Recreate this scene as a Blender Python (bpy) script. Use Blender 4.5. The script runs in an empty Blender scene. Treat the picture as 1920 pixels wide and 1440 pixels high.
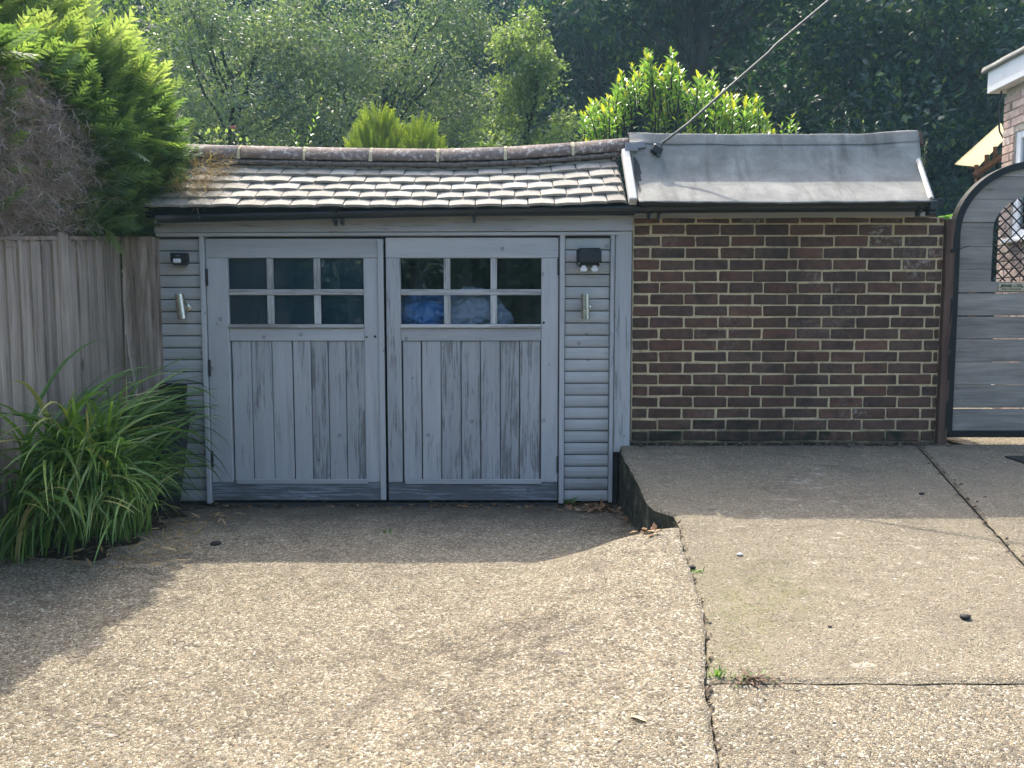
import bpy, bmesh, math, random
import numpy as np
from mathutils import Vector, Matrix, Euler, noise as mnoise

random.seed(11)
rng = np.random.default_rng(11)
R = math.radians
sc = bpy.context.scene
COL = sc.collection

# ------------------------------------------------------------------ camera, sky, sun, exposure
CAM_H, PITCH, FPX = 1.17, R(4.35), 1420.0
cam = bpy.data.cameras.new('camera'); cam.lens = FPX / 1920 * 36; cam.sensor_width = 36
cam.clip_start = 0.05; cam.clip_end = 400
camo = bpy.data.objects.new('camera', cam); COL.objects.link(camo)
camo.location = (0, 0, CAM_H); camo.rotation_euler = (R(90) - PITCH, 0, 0)
sc.camera = camo

SUN_TO = Vector((-0.47, 1.40, 2.43)).normalized()          # towards the sun: behind the garage, a little left
sun_el = math.asin(SUN_TO.z); sun_az = math.atan2(SUN_TO.x, SUN_TO.y)
w = bpy.data.worlds.new('World'); sc.world = w; w.use_nodes = True
wn = w.node_tree; wn.nodes.clear()
sky = wn.nodes.new('ShaderNodeTexSky'); sky.sky_type = 'NISHITA'; sky.sun_disc = False
sky.sun_elevation = sun_el; sky.sun_rotation = sun_az; sky.air_density = 0.85; sky.dust_density = 4.5; sky.ozone_density = 0.6
bg = wn.nodes.new('ShaderNodeBackground'); bg.inputs[1].default_value = 0.15
wo = wn.nodes.new('ShaderNodeOutputWorld')
wn.links.new(sky.outputs[0], bg.inputs[0]); wn.links.new(bg.outputs[0], wo.inputs[0])
sl = bpy.data.lights.new('sun', 'SUN'); sl.energy = 2.0; sl.angle = R(0.5); sl.color = (1.0, 0.93, 0.79)
so = bpy.data.objects.new('sun', sl); COL.objects.link(so)
so.rotation_euler = (-SUN_TO).to_track_quat('-Z', 'Y').to_euler(); so.location = SUN_TO * 30
sc.view_settings.view_transform = 'Standard'; sc.view_settings.look = 'None'
sc.view_settings.gamma = 1.0; sc.view_settings.use_curve_mapping = False
sc.view_settings.exposure = 1.78
sc.cycles.use_denoising = True
sc.cycles.max_bounces = 8; sc.cycles.diffuse_bounces = 4; sc.cycles.transparent_max_bounces = 12
sc.cycles.transmission_bounces = 4; sc.cycles.volume_bounces = 0

# ------------------------------------------------------------------ measuring helpers (photo pixel -> point at a known depth)
_cp, _sp = math.cos(PITCH), math.sin(PITCH)
def ray(px, py):
    a, b = (px - 960) / FPX, (720 - py) / FPX
    return Vector((a, _cp + b * _sp, -_sp + b * _cp))
def W(px, py, Y=5.0):
    d = ray(px, py); t = Y / d.y
    return Vector((d.x * t, Y, CAM_H + d.z * t))
def slab_z(y): return 0.38 - 0.145 * (5 - y) if y < 5.05 else 0.387
def G(px, py):                                               # on the sloping concrete
    d = ray(px, py)
    t = (0.38 - 0.145 * 5 - CAM_H) / (d.z - 0.145 * d.y)
    return Vector((d.x * t, d.y * t, CAM_H + d.z * t))
def sstep(t): t = min(1, max(0, t)); return t * t * (3 - 2 * t)
def interp(x, pts):
    if x <= pts[0][0]: return pts[0][1]
    for (a, va), (b, vb) in zip(pts, pts[1:]):
        if x <= b: return va + (vb - va) * (x - a) / (b - a)
    return pts[-1][1]
FX = FPX / 5.0

# ------------------------------------------------------------------ object helpers
WL = {}
def link(o, parent=None, loc=(0, 0, 0), rot=None):
    COL.objects.link(o)
    loc = Vector(loc)
    if parent is not None:
        o.parent = parent; o.location = loc - WL[parent.name]
    else: o.location = loc
    if rot is not None: o.rotation_euler = rot
    WL[o.name] = loc
    return o
def tag(o, label=None, cat=None, group=None, kind=None):
    if label: o['label'] = label
    if cat: o['category'] = cat
    if group: o['group'] = group
    if kind: o['kind'] = kind
    return o
def thing(name, label, cat, loc=(0, 0, 0), group=None):
    o = bpy.data.objects.new(name, None); o.empty_display_size = 0.1
    link(o, None, loc); return tag(o, label, cat, group)
def obj(name, me, mats, parent=None, loc=(0, 0, 0), rot=None):
    if not isinstance(mats, (list, tuple)): mats = [mats]
    if len(me.materials) == 0:
        for m in mats: me.materials.append(m)
    return link(bpy.data.objects.new(name, me), parent, loc, rot)
def mesh(vs, fs, name='m', smooth=False, idx=None):
    me = bpy.data.meshes.new(name); me.from_pydata([tuple(v) for v in vs], [], fs)
    if smooth: me.polygons.foreach_set('use_smooth', [True] * len(me.polygons))
    if idx is not None: me.polygons.foreach_set('material_index', idx)
    me.update(); return me
class MB:
    def __init__(s): s.v = []; s.f = []; s.m = []
    def add(s, vs, fs, mi=0, M=None):
        b = len(s.v)
        s.v += [tuple(M @ Vector(v)) if M else tuple(v) for v in vs]
        s.f += [tuple(i + b for i in f) for f in fs]; s.m += [mi] * len(fs); return s
    def box(s, lo, hi, c=0.0, mi=0):
        lo, hi = Vector(lo), Vector(hi); v, f = cbox(hi - lo, c)
        return s.add(v, f, mi, Matrix.Translation((lo + hi) / 2))
    def tube(s, pts, r, n=8, mi=0, caps=True): v, f = tube(pts, r, n, caps); return s.add(v, f, mi)
    def me(s, name='m', smooth=False): return mesh(s.v, s.f, name, smooth, s.m)
def cbox(d, c=0.0):
    """box centred on the origin with chamfered edges"""
    x, y, z = (k / 2 for k in d)
    if c <= 0:
        v = [(sx * x, sy * y, sz * z) for sx in (-1, 1) for sy in (-1, 1) for sz in (-1, 1)]
        return v, [(0, 1, 3, 2), (4, 6, 7, 5), (0, 4, 5, 1), (2, 3, 7, 6), (0, 2, 6, 4), (1, 5, 7, 3)]
    c = min(c, x * .45, y * .45, z * .45)
    bm = bmesh.new(); bmesh.ops.create_cube(bm, size=1)
    for q in bm.verts: q.co = Vector((q.co.x * 2 * x, q.co.y * 2 * y, q.co.z * 2 * z))
    bmesh.ops.bevel(bm, geom=bm.edges[:], offset=c, segments=1, affect='EDGES')
    bm.verts.index_update()
    v = [tuple(q.co) for q in bm.verts]; f = [tuple(q.index for q in p.verts) for p in bm.faces]
    bm.free(); return v, f
def tube(pts, r, n=8, caps=True):
    pts = [Vector(p) for p in pts]; rs = r if isinstance(r, (list, tuple)) else [r] * len(pts)
    vs, fs = [], []; prev = None
    for i, p in enumerate(pts):
        d = (pts[min(i + 1, len(pts) - 1)] - pts[max(i - 1, 0)]).normalized()
        if prev is None:
            a = Vector((0, 0, 1)) if abs(d.z) < .9 else Vector((1, 0, 0)); u = d.cross(a).normalized()
        else: u = (prev - d * prev.dot(d)).normalized()
        prev = u; v2 = d.cross(u)
        for k in range(n):
            t = 2 * math.pi * k / n; vs.append(p + (u * math.cos(t) + v2 * math.sin(t)) * rs[i])
    for i in range(len(pts) - 1):
        for k in range(n):
            a, b = i * n + k, i * n + (k + 1) % n; fs.append((a, b, b + n, a + n))
    if caps: fs.append(tuple(range(n - 1, -1, -1))); fs.append(tuple(range(len(vs) - n, len(vs))))
    return vs, fs
def prism(poly, y0, y1, c=0):
    """extrude an (x,z) outline along y"""
    n = len(poly); vs = [(x, y0, z) for x, z in poly] + [(x, y1, z) for x, z in poly]
    fs = [tuple(range(n)), tuple(range(2 * n - 1, n - 1, -1))] + [(i, i + n, (i + 1) % n + n, (i + 1) % n) for i in range(n)]
    return vs, fs
def beam(name, lo, hi, mat, parent, c=0.003, rot=None):
    lo, hi = Vector(lo), Vector(hi)
    v, f = cbox(hi - lo, c)
    return obj(name, mesh(v, f, name), mat, parent, (lo + hi) / 2, rot)
def lathe(prof, n=20, axis='z'):
    vs, fs = [], []
    for r, z in prof:
        for k in range(n):
            t = 2 * math.pi * k / n; vs.append((r * math.cos(t), r * math.sin(t), z))
    for i in range(len(prof) - 1):
        for k in range(n):
            a, b = i * n + k, i * n + (k + 1) % n; fs.append((a, b, b + n, a + n))
    return vs, fs

# ------------------------------------------------------------------ material helpers
class Mat:
    def __init__(s, name):
        s.m = bpy.data.materials.new(name); s.m.use_nodes = True; s.t = s.m.node_tree; s.t.nodes.clear()
        s.out = s.t.nodes.new('ShaderNodeOutputMaterial')
    def n(s, ty, ins=None, **pr):
        nd = s.t.nodes.new('ShaderNode' + ty)
        for k, v in pr.items(): setattr(nd, k, v)
        for k, v in (ins or {}).items():
            if isinstance(v, bpy.types.NodeSocket): s.t.links.new(v, nd.inputs[k])
            elif v is not None:
                if isinstance(v, tuple) and len(v) == 3 and nd.inputs[k].type == 'RGBA': v = (*v, 1)
                nd.inputs[k].default_value = v
        return nd
    def coord(s, scale=(1, 1, 1), rand=0.0):
        v = s.n('TexCoord').outputs['Object']
        if rand:
            r = s.rnd(); v = s.n('VectorMath', {0: v, 1: s.n('CombineXYZ', {0: s.math('MULTIPLY', r, 37 * rand), 1: s.math('MULTIPLY', r, 91 * rand), 2: s.math('MULTIPLY', r, 53 * rand)}).outputs[0]}, operation='ADD').outputs[0]
        if scale != (1, 1, 1): v = s.n('VectorMath', {0: v, 1: scale}, operation='MULTIPLY').outputs[0]
        return v
    def sc(s, v, scale): return s.n('VectorMath', {0: v, 1: scale}, operation='MULTIPLY').outputs[0]
    def rnd(s): return s.n('ObjectInfo').outputs['Random']
    def noise(s, v, scale=1, detail=4, rough=.55, dist=0): return s.n('TexNoise', {'Vector': v, 'Scale': scale, 'Detail': detail, 'Roughness': rough, 'Distortion': dist}).outputs[0]
    def vor(s, v, scale=1, feature='F1', rand=1): return s.n('TexVoronoi', {'Vector': v, 'Scale': scale, 'Randomness': rand}, feature=feature)
    def math(s, op, a, b=0.0, c=None, clamp=False):
        ins = {0: a, 1: b}
        if c is not None: ins[2] = c
        return s.n('Math', ins, operation=op, use_clamp=clamp).outputs[0]
    def rng(s, v, a, b, c=0, d=1): return s.n('MapRange', {0: v, 1: a, 2: b, 3: c, 4: d}, interpolation_type='SMOOTHSTEP').outputs[0]
    def ramp(s, f, stops, interp='LINEAR'):
        nd = s.n('ValToRGB', {0: f}); cr = nd.color_ramp; cr.interpolation = interp
        while len(cr.elements) < len(stops): cr.elements.new(.5)
        for e, (p, c) in zip(cr.elements, stops): e.position = p; e.color = (*c, 1)
        return nd.outputs[0]
    def mix(s, f, a, b, blend='MIX'): return s.n('Mix', {0: f, 6: a, 7: b}, data_type='RGBA', blend_type=blend).outputs[2]
    def val(s, c, k): return s.mix(1.0, c, s.n('CombineColor', {0: k, 1: k, 2: k}).outputs[0], 'MULTIPLY')
    def bump(s, h, strength=.5, dist=.005, normal=None): return s.n('Bump', {'Height': h, 'Strength': strength, 'Distance': dist, 'Normal': normal}).outputs[0]
    def bsdf(s, col, rough=.7, normal=None, metal=0.0, spec=.5, **kw):
        b = s.n('BsdfPrincipled', {'Base Color': col, 'Roughness': rough, 'Normal': normal, 'Metallic': metal, 'Specular IOR Level': spec, **kw})
        s.t.links.new(b.outputs[0], s.out.inputs[0]); return s.m
    def surf(s, sh): s.t.links.new(sh, s.out.inputs[0]); return s.m

def wood_paint(name, axis, base, wear, wood=(.125, .122, .12), algae=0.0, grain=1.0):
    """weathered paint on softwood: flaked streaks along the grain, fine grain, a few knots"""
    m = Mat(name); v = m.coord(rand=1.0)
    def st(ac, al): k = [ac] * 3; k[axis] = al; return m.sc(v, tuple(k))
    broad = m.noise(st(9, 1.1), 1, 4)
    fine = m.noise(st(150, 3.0), 1, 5, .6)
    streak = m.noise(st(85, 3.6), 1, 8, .75, .25)
    patch = m.noise(st(11, 2.4), 1, 5, .65)
    lim = m.math('ADD', m.math('MULTIPLY', patch, -.62), m.math('ADD', m.math('MULTIPLY', m.rnd(), .12), 1.10 - wear))
    flake = m.rng(m.math('SUBTRACT', streak, lim), -.02, .11)
    silver = m.math('MULTIPLY', m.rng(m.noise(st(26, 1.4), 1, 6, .7), .50, .68), min(1, wear * 2.2))
    k = m.math('ADD', m.math('MULTIPLY', broad, .46), m.math('ADD', m.math('MULTIPLY', fine, .34), m.math('MULTIPLY', m.rnd(), .22)))
    col = m.val(base, m.math('ADD', k, .50))
    col = m.mix(m.math('MULTIPLY', silver, .55), col, m.val(tuple(q * .62 for q in base), m.math('ADD', m.math('MULTIPLY', fine, 1.1), .45)))
    kn = m.vor(m.sc(v, (6.5, 6.5, 6.5)), 1, 'F1'); kd = kn.outputs['Distance']
    keep = m.math('GREATER_THAN', m.n('SeparateColor', {0: kn.outputs['Color']}).outputs[0], .35)
    ring = m.math('MULTIPLY', m.math('MULTIPLY', m.rng(kd, .045, .062), m.rng(kd, .098, .078)), keep)
    core = m.math('MULTIPLY', m.rng(kd, .06, .03), keep)
    wcol = m.val(wood, m.math('ADD', m.math('MULTIPLY', fine, 1.3), .4))
    col = m.mix(m.math('MULTIPLY', flake, .76), col, wcol)
    col = m.mix(m.math('MULTIPLY', m.math('ADD', ring, m.math('MULTIPLY', core, .4)), .75), col, wcol)
    if algae:
        al = m.rng(m.noise(m.sc(v, (3, 3, 3)), 1, 6, .65), .42, .66)
        col = m.mix(m.math('MULTIPLY', al, algae), col, (.045, .055, .05))
    h = m.math('SUBTRACT', m.math('MULTIPLY', fine, .5 * grain), m.math('ADD', flake, m.math('MULTIPLY', ring, .6)))
    return m.bsdf(col, .62, m.bump(h, .35, .003), spec=.35)
def raw_wood(name, axis, c0, c1, dark=.5, rough=.85, across=60):
    m = Mat(name); v = m.coord(rand=1.0)
    def st(ac, al): k = [ac] * 3; k[axis] = al; return m.sc(v, tuple(k))
    fine = m.noise(st(across * 2.4, 3.5), 1, 5, .62)
    ban = m.noise(st(across * .45, 1.6), 1, 5, .6, .6)
    blot = m.noise(st(5, 2.2), 1, 5, .6)
    col = m.ramp(m.math('ADD', m.math('MULTIPLY', ban, .6), m.math('MULTIPLY', fine, .4)), [(.28, tuple(k * (1 - dark) for k in c0)), (.5, c0), (.72, c1)])
    col = m.val(col, m.math('ADD', m.math('MULTIPLY', blot, .9), m.math('ADD', m.math('MULTIPLY', m.rnd(), .35), .38)))
    kn = m.vor(st(6, 1.6), 1, 'F1'); kd = kn.outputs['Distance']
    keep = m.math('GREATER_THAN', m.n('SeparateColor', {0: kn.outputs['Color']}).outputs[0], .5)
    col = m.mix(m.math('MULTIPLY', m.math('MULTIPLY', m.rng(kd, .09, .04), keep), .75), col, tuple(k * .25 for k in c0))
    return m.bsdf(col, rough, m.bump(m.math('ADD', fine, m.math('MULTIPLY', ban, .6)), .5, .004), spec=.25)
def plain(name, col, rough=.5, metal=0.0, var=.25, scale=14, bump=.15, spec=.5, bd=.002):
    m = Mat(name); v = m.coord(rand=1.0)
    a = m.noise(v, scale, 6, .6); b = m.noise(v, scale * 9, 4)
    c = m.val(col, m.math('ADD', m.math('MULTIPLY', a, var * 2), 1 - var))
    r = m.math('ADD', m.math('MULTIPLY', a, .25), rough - .12)
    return m.bsdf(c, r, m.bump(b, bump, bd), metal, spec)
def leafmat(name, stops, trans=.5, gloss=.35, tcol=1.3):
    """leaf: reflecting upper side, light coming through, colour differs from leaf to leaf"""
    m = Mat(name); r = m.n('Attribute', attribute_name='rnd').outputs['Fac']
    r2 = m.math('FRACT', m.math('ADD', r, m.math('MULTIPLY', m.rnd(), 3.7)))
    c = m.ramp(r2, stops)
    d = m.n('BsdfPrincipled', {'Base Color': c, 'Roughness': gloss, 'Specular IOR Level': .5}).outputs[0]
    tc = m.mix(1.0, c, (1.35 * tcol, 1.5 * tcol, .55 * tcol), 'MULTIPLY')
    t = m.n('BsdfTranslucent', {0: tc}).outputs[0]
    return m.surf(m.n('MixShader', {0: trans, 1: d, 2: t}).outputs[0])

GREY = (.425, .43, .437)
PAINT_H = wood_paint('weathered_grey_paint_h', 0, GREY, .20)
PAINT_V = wood_paint('weathered_grey_paint_v', 2, GREY, .26)
PAINT_PLANK = wood_paint('flaking_grey_paint_planks', 2, (.42, .425, .432), .30)
PAINT_SIDING = wood_paint('grey_paint_siding', 0, (.43, .435, .43), .14, algae=.12)
PAINT_LOW = wood_paint('grey_paint_worn_low_rail', 0, (.29, .315, .35), .40, (.08, .08, .085))
PAINT_MUNTIN_H = wood_paint('grey_paint_glazing_bar_h', 0, (.50, .50, .49), .34, (.22, .21, .20))
PAINT_MUNTIN_V = wood_paint('grey_paint_glazing_bar_v', 2, (.50, .50, .49), .34, (.22, .21, .20))
FENCE = raw_wood('fence_board_wood', 2, (.33, .275, .225), (.50, .43, .36), .6)
POSTW = raw_wood('fence_post_wood', 2, (.36, .29, .235), (.48, .41, .34), .4)
OLDW = raw_wood('old_timber', 2, (.34, .27, .215), (.72, .63, .55), .85, .9, 30)
BROWNW = raw_wood('brown_stained_timber', 2, (.085, .05, .038), (.14, .09, .07), .5)
GATEW = raw_wood('grey_gate_boards', 0, (.27, .25, .22), (.385, .36, .32), .55, .8, 34)
PLY = Mat('pale_roof_sheet')
_v = PLY.coord(); _g = PLY.noise(PLY.sc(_v, (3, 40, 3)), 1, 5)
_c = PLY.ramp(_g, [(.3, (.74, .68, .52)), (.7, (.84, .79, .64))])
PLY = PLY.surf(PLY.n('MixShader', {0: .8, 1: PLY.n('BsdfPrincipled', {'Base Color': _c, 'Roughness': .7}).outputs[0], 2: PLY.n('BsdfTranslucent', {0: _c}).outputs[0]}).outputs[0])
BLACKP = plain('black_plastic', (.012, .014, .016), .42, var=.3)
GUTTER = plain('black_gutter_plastic', (.012, .015, .018), .38, var=.5, scale=9)
BLACKM = plain('black_painted_metal', (.007, .008, .009), .5, var=.3, bump=.25, spec=.3)
DARKB = wood_paint('black_eaves_board', 0, (.016, .018, .02), .16, (.30, .30, .29))
WHITEP = plain('white_plastic', (.72, .73, .74), .35, var=.08)
STEEL = plain('brushed_steel', (.60, .56, .48), .26, 1.0, .1, 20, .1)
RUST = plain('rusty_hinge', (.035, .03, .03), .7, .4, .5)
PVC = plain('white_window_frame', (.78, .79, .80), .3, var=.06)
BRASS = plain('sign_plate_cream', (.50, .45, .30), .5, 0, .2, 40)
INK = plain('sign_black_ink', (.02, .018, .016), .6)
LEAD = plain('grey_lead_flashing', (.17, .18, .19), .55, .2, .3)
WHITEWOOD = plain('white_verge_board', (.52, .50, .46), .7, 0, .35, 25, .4)
DARKROOM = plain('garage_inner_lining', (.045, .045, .045), .9, 0, .3)
BITUMEN = plain('flat_roof_felt', (.06, .06, .065), .9)
SOIL = plain('dark_soil', (.06, .044, .03), .95, 0, .6, 18, 1.0, .2, .03)

def glassmat(name, tint, dirt):
    m = Mat(name); v = m.coord(rand=1.0)
    d = m.rng(m.noise(m.sc(v, (6, 6, 3)), 1, 6, .7), .45, .8)
    tr = m.n('BsdfTransparent', {0: tint}).outputs[0]
    df = m.n('BsdfDiffuse', {0: (.30, .33, .36, 1)}).outputs[0]
    base = m.n('MixShader', {0: m.math('MULTIPLY', d, dirt), 1: tr, 2: df}).outputs[0]
    gl = m.n('BsdfGlossy', {0: (1, 1, 1, 1), 'Roughness': .015}).outputs[0]
    fr = m.n('Fresnel', {0: 1.45}).outputs[0]
    return m.surf(m.n('MixShader', {0: fr, 1: base, 2: gl}).outputs[0])
GLASS = glassmat('old_window_glass', (.80, .87, .90, 1), .10)
GLASS2 = glassmat('house_window_glass', (.85, .9, .92, 1), .02)

def brickmat(name, stops, moss=0.0, lime=.25):
    m = Mat(name); v = m.coord(rand=1.0)
    base = m.ramp(m.rnd(), stops)
    a = m.noise(v, 22, 8, .68); b = m.noise(v, 120, 4, .6); lg = m.noise(v, 7, 5)
    c = m.val(base, m.math('ADD', m.math('MULTIPLY', a, 1.7), .2))
    c = m.mix(m.rng(lg, .48, .72, 0, .6), c, (.030, .025, .022))
    c = m.mix(m.rng(m.noise(v, 48, 6, .75), .60, .70, 0, .5), c, (.20, .175, .14))
    wv = m.n('NewGeometry').outputs['Position']
    blo = m.math('MULTIPLY', m.rng(m.noise(wv, 2.2, 5, .6), .52, .68), m.rng(m.noise(wv, 38, 6, .7), .46, .62))
    c = m.mix(m.math('MULTIPLY', blo, lime), c, (.34, .31, .27))
    if moss: c = m.mix(m.rng(m.noise(wv, 6, 6, .65), .62 - moss * .4, .74 - moss * .2), c, (.017, .021, .014))
    c = m.mix(m.rng(m.noise(m.sc(wv, (1.2, 1, .8)), 1.1, 6, .62), .46, .66, 0, .55), c, (.034, .028, .024))
    pits = m.rng(m.noise(v, 75, 2), .62, .72)
    return m.bsdf(c, .88, m.bump(m.math('SUBTRACT', m.math('MULTIPLY', b, .6), m.math('ADD', pits, m.math('MULTIPLY', a, -.5))), .7, .004), spec=.25)
BR_ST = [(0, (.078, .046, .034)), (.18, (.104, .057, .040)), (.34, (.090, .054, .040)), (.48, (.128, .062, .043)), (.6, (.100, .064, .047)), (.72, (.080, .048, .039)), (.84, (.138, .072, .050)), (1, (.096, .061, .046))]
BRICK = brickmat('dark_brown_brick', BR_ST)
BRICKMOSS = brickmat('mossy_brown_brick', BR_ST, .55)
BRICKLIME = brickmat('dusty_brown_brick', BR_ST, 0, .8)
PINKB = brickmat('pale_pink_brick', [(0, (.50, .34, .28)), (.35, (.64, .49, .41)), (.7, (.58, .43, .36)), (1, (.70, .57, .49))], 0, .3)
def mortarmat(name, col, moss=0):
    m = Mat(name); v = m.coord()
    a = m.noise(v, 14, 8, .7); b = m.noise(v, 160, 4)
    c = m.val(col, m.math('ADD', m.math('MULTIPLY', a, 1.0), .5))
    wv = m.n('NewGeometry').outputs['Position']; z = m.n('SeparateXYZ', {0: wv}).outputs[2]
    al = m.math('MULTIPLY', m.rng(m.math('ADD', z, m.math('MULTIPLY', m.noise(wv, 5, 6, .65), .5)), .82, .62), .85 if moss else 0.0)
    c = m.mix(al, c, (.03, .034, .022))
    c = m.mix(m.rng(m.noise(m.sc(wv, (1.2, 1, .8)), 1.1, 6, .62), .46, .66, 0, .45), c, (.10, .085, .06))
    c = m.mix(m.rng(m.noise(wv, 17, 6, .7), .52, .68, 0, .6), c, (.16, .13, .09))
    return m.bsdf(c, .95, m.bump(m.math('ADD', m.math('MULTIPLY', b, .5), a), .8, .006), spec=.15)
MORTAR = mortarmat('cream_mortar', (.56, .46, .28), 1)
MORTAR2 = mortarmat('pale_house_mortar', (.62, .54, .44))
def tilemat(name, stops, lich):
    m = Mat(name); v = m.coord(rand=1.0); wv = m.n('NewGeometry').outputs['Position']
    base = m.ramp(m.rnd(), stops)
    a = m.noise(v, 30, 7, .65); b = m.noise(v, 160, 4, .6)
    c = m.val(base, m.math('ADD', m.math('MULTIPLY', a, .8), .6))
    l = m.rng(m.noise(wv, 24, 7, .72), .50, .64)
    c = m.mix(m.math('MULTIPLY', l, lich), c, (.52, .49, .44))
    c = m.mix(m.rng(m.noise(wv, 55, 5, .7), .63, .72, 0, .7), c, (.07, .075, .045))
    return m.bsdf(c, .8, m.bump(m.math('ADD', b, m.math('MULTIPLY', a, .7)), .8, .005), spec=.3)
TILE = tilemat('weathered_clay_tile', [(0, (.26, .235, .20)), (.3, (.34, .315, .272)), (.6, (.30, .275, .235)), (1, (.39, .365, .32))], .35)
RIDGE = tilemat('mottled_ridge_tile', [(0, (.16, .12, .105)), (.5, (.21, .155, .135)), (1, (.15, .13, .12))], .9)
RMORT = plain('ridge_mortar', (.50, .43, .28), .95, 0, .35, 30, .6)

def feltmat():
    m = Mat('grey_mineral_felt'); v = m.coord()
    a = m.noise(v, 6, 7, .65); g = m.noise(v, 420, 2, .5); s = m.noise(m.sc(v, (5, 1, 1)), 1.6, 6, .6)
    c = m.ramp(m.math('ADD', m.math('MULTIPLY', a, .5), m.math('MULTIPLY', g, .5)), [(.34, (.17, .168, .155)), (.5, (.30, .295, .27)), (.66, (.47, .46, .42))])
    c = m.mix(m.rng(s, .50, .70, 0, .6), c, (.12, .118, .105))
    c = m.mix(m.rng(m.noise(v, 3.1, 5), .68, .75, 0, .3), c, (.22, .22, .12))
    return m.bsdf(c, .75, m.bump(m.math('ADD', g, m.math('MULTIPLY', a, 2.0)), .8, .008), spec=.4)
FELT = feltmat()

def ground_mat(name, expose, moss_at=None, dark_back=0.0, stains=(), tone=1.0):
    """exposed aggregate: every pebble gets its own colour; worn patches of cement between"""
    m = Mat(name); v0 = m.coord()
    v = m.n('VectorMath', {0: v0, 1: m.n('VectorMath', {0: m.n('TexNoise', {'Vector': v0, 'Scale': 55, 'Detail': 2}).outputs[1], 1: (.010, .010, .010)}, operation='MULTIPLY').outputs[0]}, operation='ADD').outputs[0]
    v = m.sc(v, (1, 1, .35))
    big, big2, mid = m.noise(v0, .9, 5, .6), m.noise(v0, 2.7, 6, .65), m.noise(v0, 9, 6, .65)
    p1 = m.vor(v, 112); e1 = m.vor(v, 112, 'DISTANCE_TO_EDGE').outputs['Distance']
    p2 = m.vor(v, 215); e2 = m.vor(v, 215, 'DISTANCE_TO_EDGE').outputs['Distance']
    st = [(0, (.09, .075, .055)), (.14, (.25, .21, .15)), (.3, (.42, .365, .265)), (.42, (.12, .10, .076)), (.54, (.52, .465, .35)), (.66, (.35, .265, .17)), (.76, (.68, .64, .53)), (.88, (.18, .16, .13)), (1, (.80, .77, .68))]
    s1, s2 = m.n('SeparateColor', {0: p1.outputs['Color']}), m.n('SeparateColor', {0: p2.outputs['Color']})
    c1, c2 = m.ramp(s1.outputs[0], st), m.ramp(s2.outputs[0], st)
    cem = m.ramp(m.noise(v0, 60, 5, .7), [(.3, (.10, .085, .062)), (.7, (.235, .205, .15))])
    thr = m.rng(big2, .35, .65, .55 - expose * .4, .9 - expose * .75)       # share of pebbles hidden in cement
    k1 = m.math('MULTIPLY', m.rng(e1, .02, .09), m.math('GREATER_THAN', s1.outputs[1], thr))
    k2 = m.math('MULTIPLY', m.rng(e2, .03, .12), m.math('GREATER_THAN', s2.outputs[1], m.math('MULTIPLY', thr, .8)))
    c = m.mix(m.math('MULTIPLY', k2, .8), cem, c2); c = m.mix(k1, c, c1)
    c = m.val(c, m.math('ADD', m.math('MULTIPLY', big, .5), m.math('ADD', m.math('MULTIPLY', mid, .8), .36)))
    c = m.mix(m.rng(m.noise(v0, 1.7, 7, .7, .5), .53, .70, 0, .55), c, (.105, .088, .07))   # dirt
    c = m.mix(m.rng(m.noise(v0, 6.5, 6, .72), .58, .70, 0, .6), c, (.075, .060, .045))
    drk = m.math('MULTIPLY', m.rng(m.noise(m.sc(v0, (3.2, 9, 3)), 1, 8, .75, .8), .50, .62), m.rng(m.noise(v0, .75, 3), .42, .58))
    c = m.mix(m.math('MULTIPLY', m.math('MULTIPLY', drk, m.rng(m.noise(v0, 48, 7, .85), .44, .58)), .75), c, (.055, .045, .033))
    c = m.mix(m.math('MULTIPLY', m.rng(m.noise(m.sc(v0, (7, 11, 7)), 1, 9, .8), .60, .70), .5), c, (.42, .37, .29))
    ck = m.n('TexVoronoi', {'Vector': m.n('VectorMath', {0: v0, 1: m.n('VectorMath', {0: m.n('TexNoise', {'Vector': v0, 'Scale': 2.2, 'Detail': 7, 'Roughness': .7}).outputs[1], 1: (.7, .7, 0)}, operation='MULTIPLY').outputs[0]}, operation='ADD').outputs[0], 'Scale': .55}, feature='DISTANCE_TO_EDGE').outputs['Distance']
    crack = m.math('MULTIPLY', m.rng(ck, .0042, .0012), m.rng(m.noise(v0, 1.1, 3), .47, .55))
    c = m.mix(m.math('MULTIPLY', crack, .45), c, (.03, .024, .018))
    for sx_, sy_, sz_, rr, amt in stains:                         # dirt trodden into the stones
        d = m.n('VectorMath', {0: m.sc(v0, (1, 1.7, 1)), 1: (sx_, sy_ * 1.7, sz_)}, operation='DISTANCE').outputs['Value']
        k = m.math('MULTIPLY', m.rng(d, rr, rr * .25), m.rng(m.noise(m.sc(v0, (7, 12, 7)), 1, 9, .85), .44, .58))
        k = m.math('MULTIPLY', k, m.math('SUBTRACT', 1.0, m.math('MULTIPLY', m.rng(s1.outputs[2], .45, .55), m.math('MULTIPLY', k1, .75))))
        c = m.mix(m.math('MULTIPLY', k, amt), c, (.070, .056, .040))
    if tone != 1.0: c = m.val(c, tone)
    if expose < .6: c = m.mix(.35, c, (.27, .235, .175)); c = m.val(c, .92); c = m.mix(m.math('MULTIPLY', m.rng(m.noise(m.sc(v0, (1, 2.2, 1)), 9, 7, .7), .56, .68), m.rng(big, .45, .6, .1, .75)), c, (.50, .47, .41))
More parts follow.
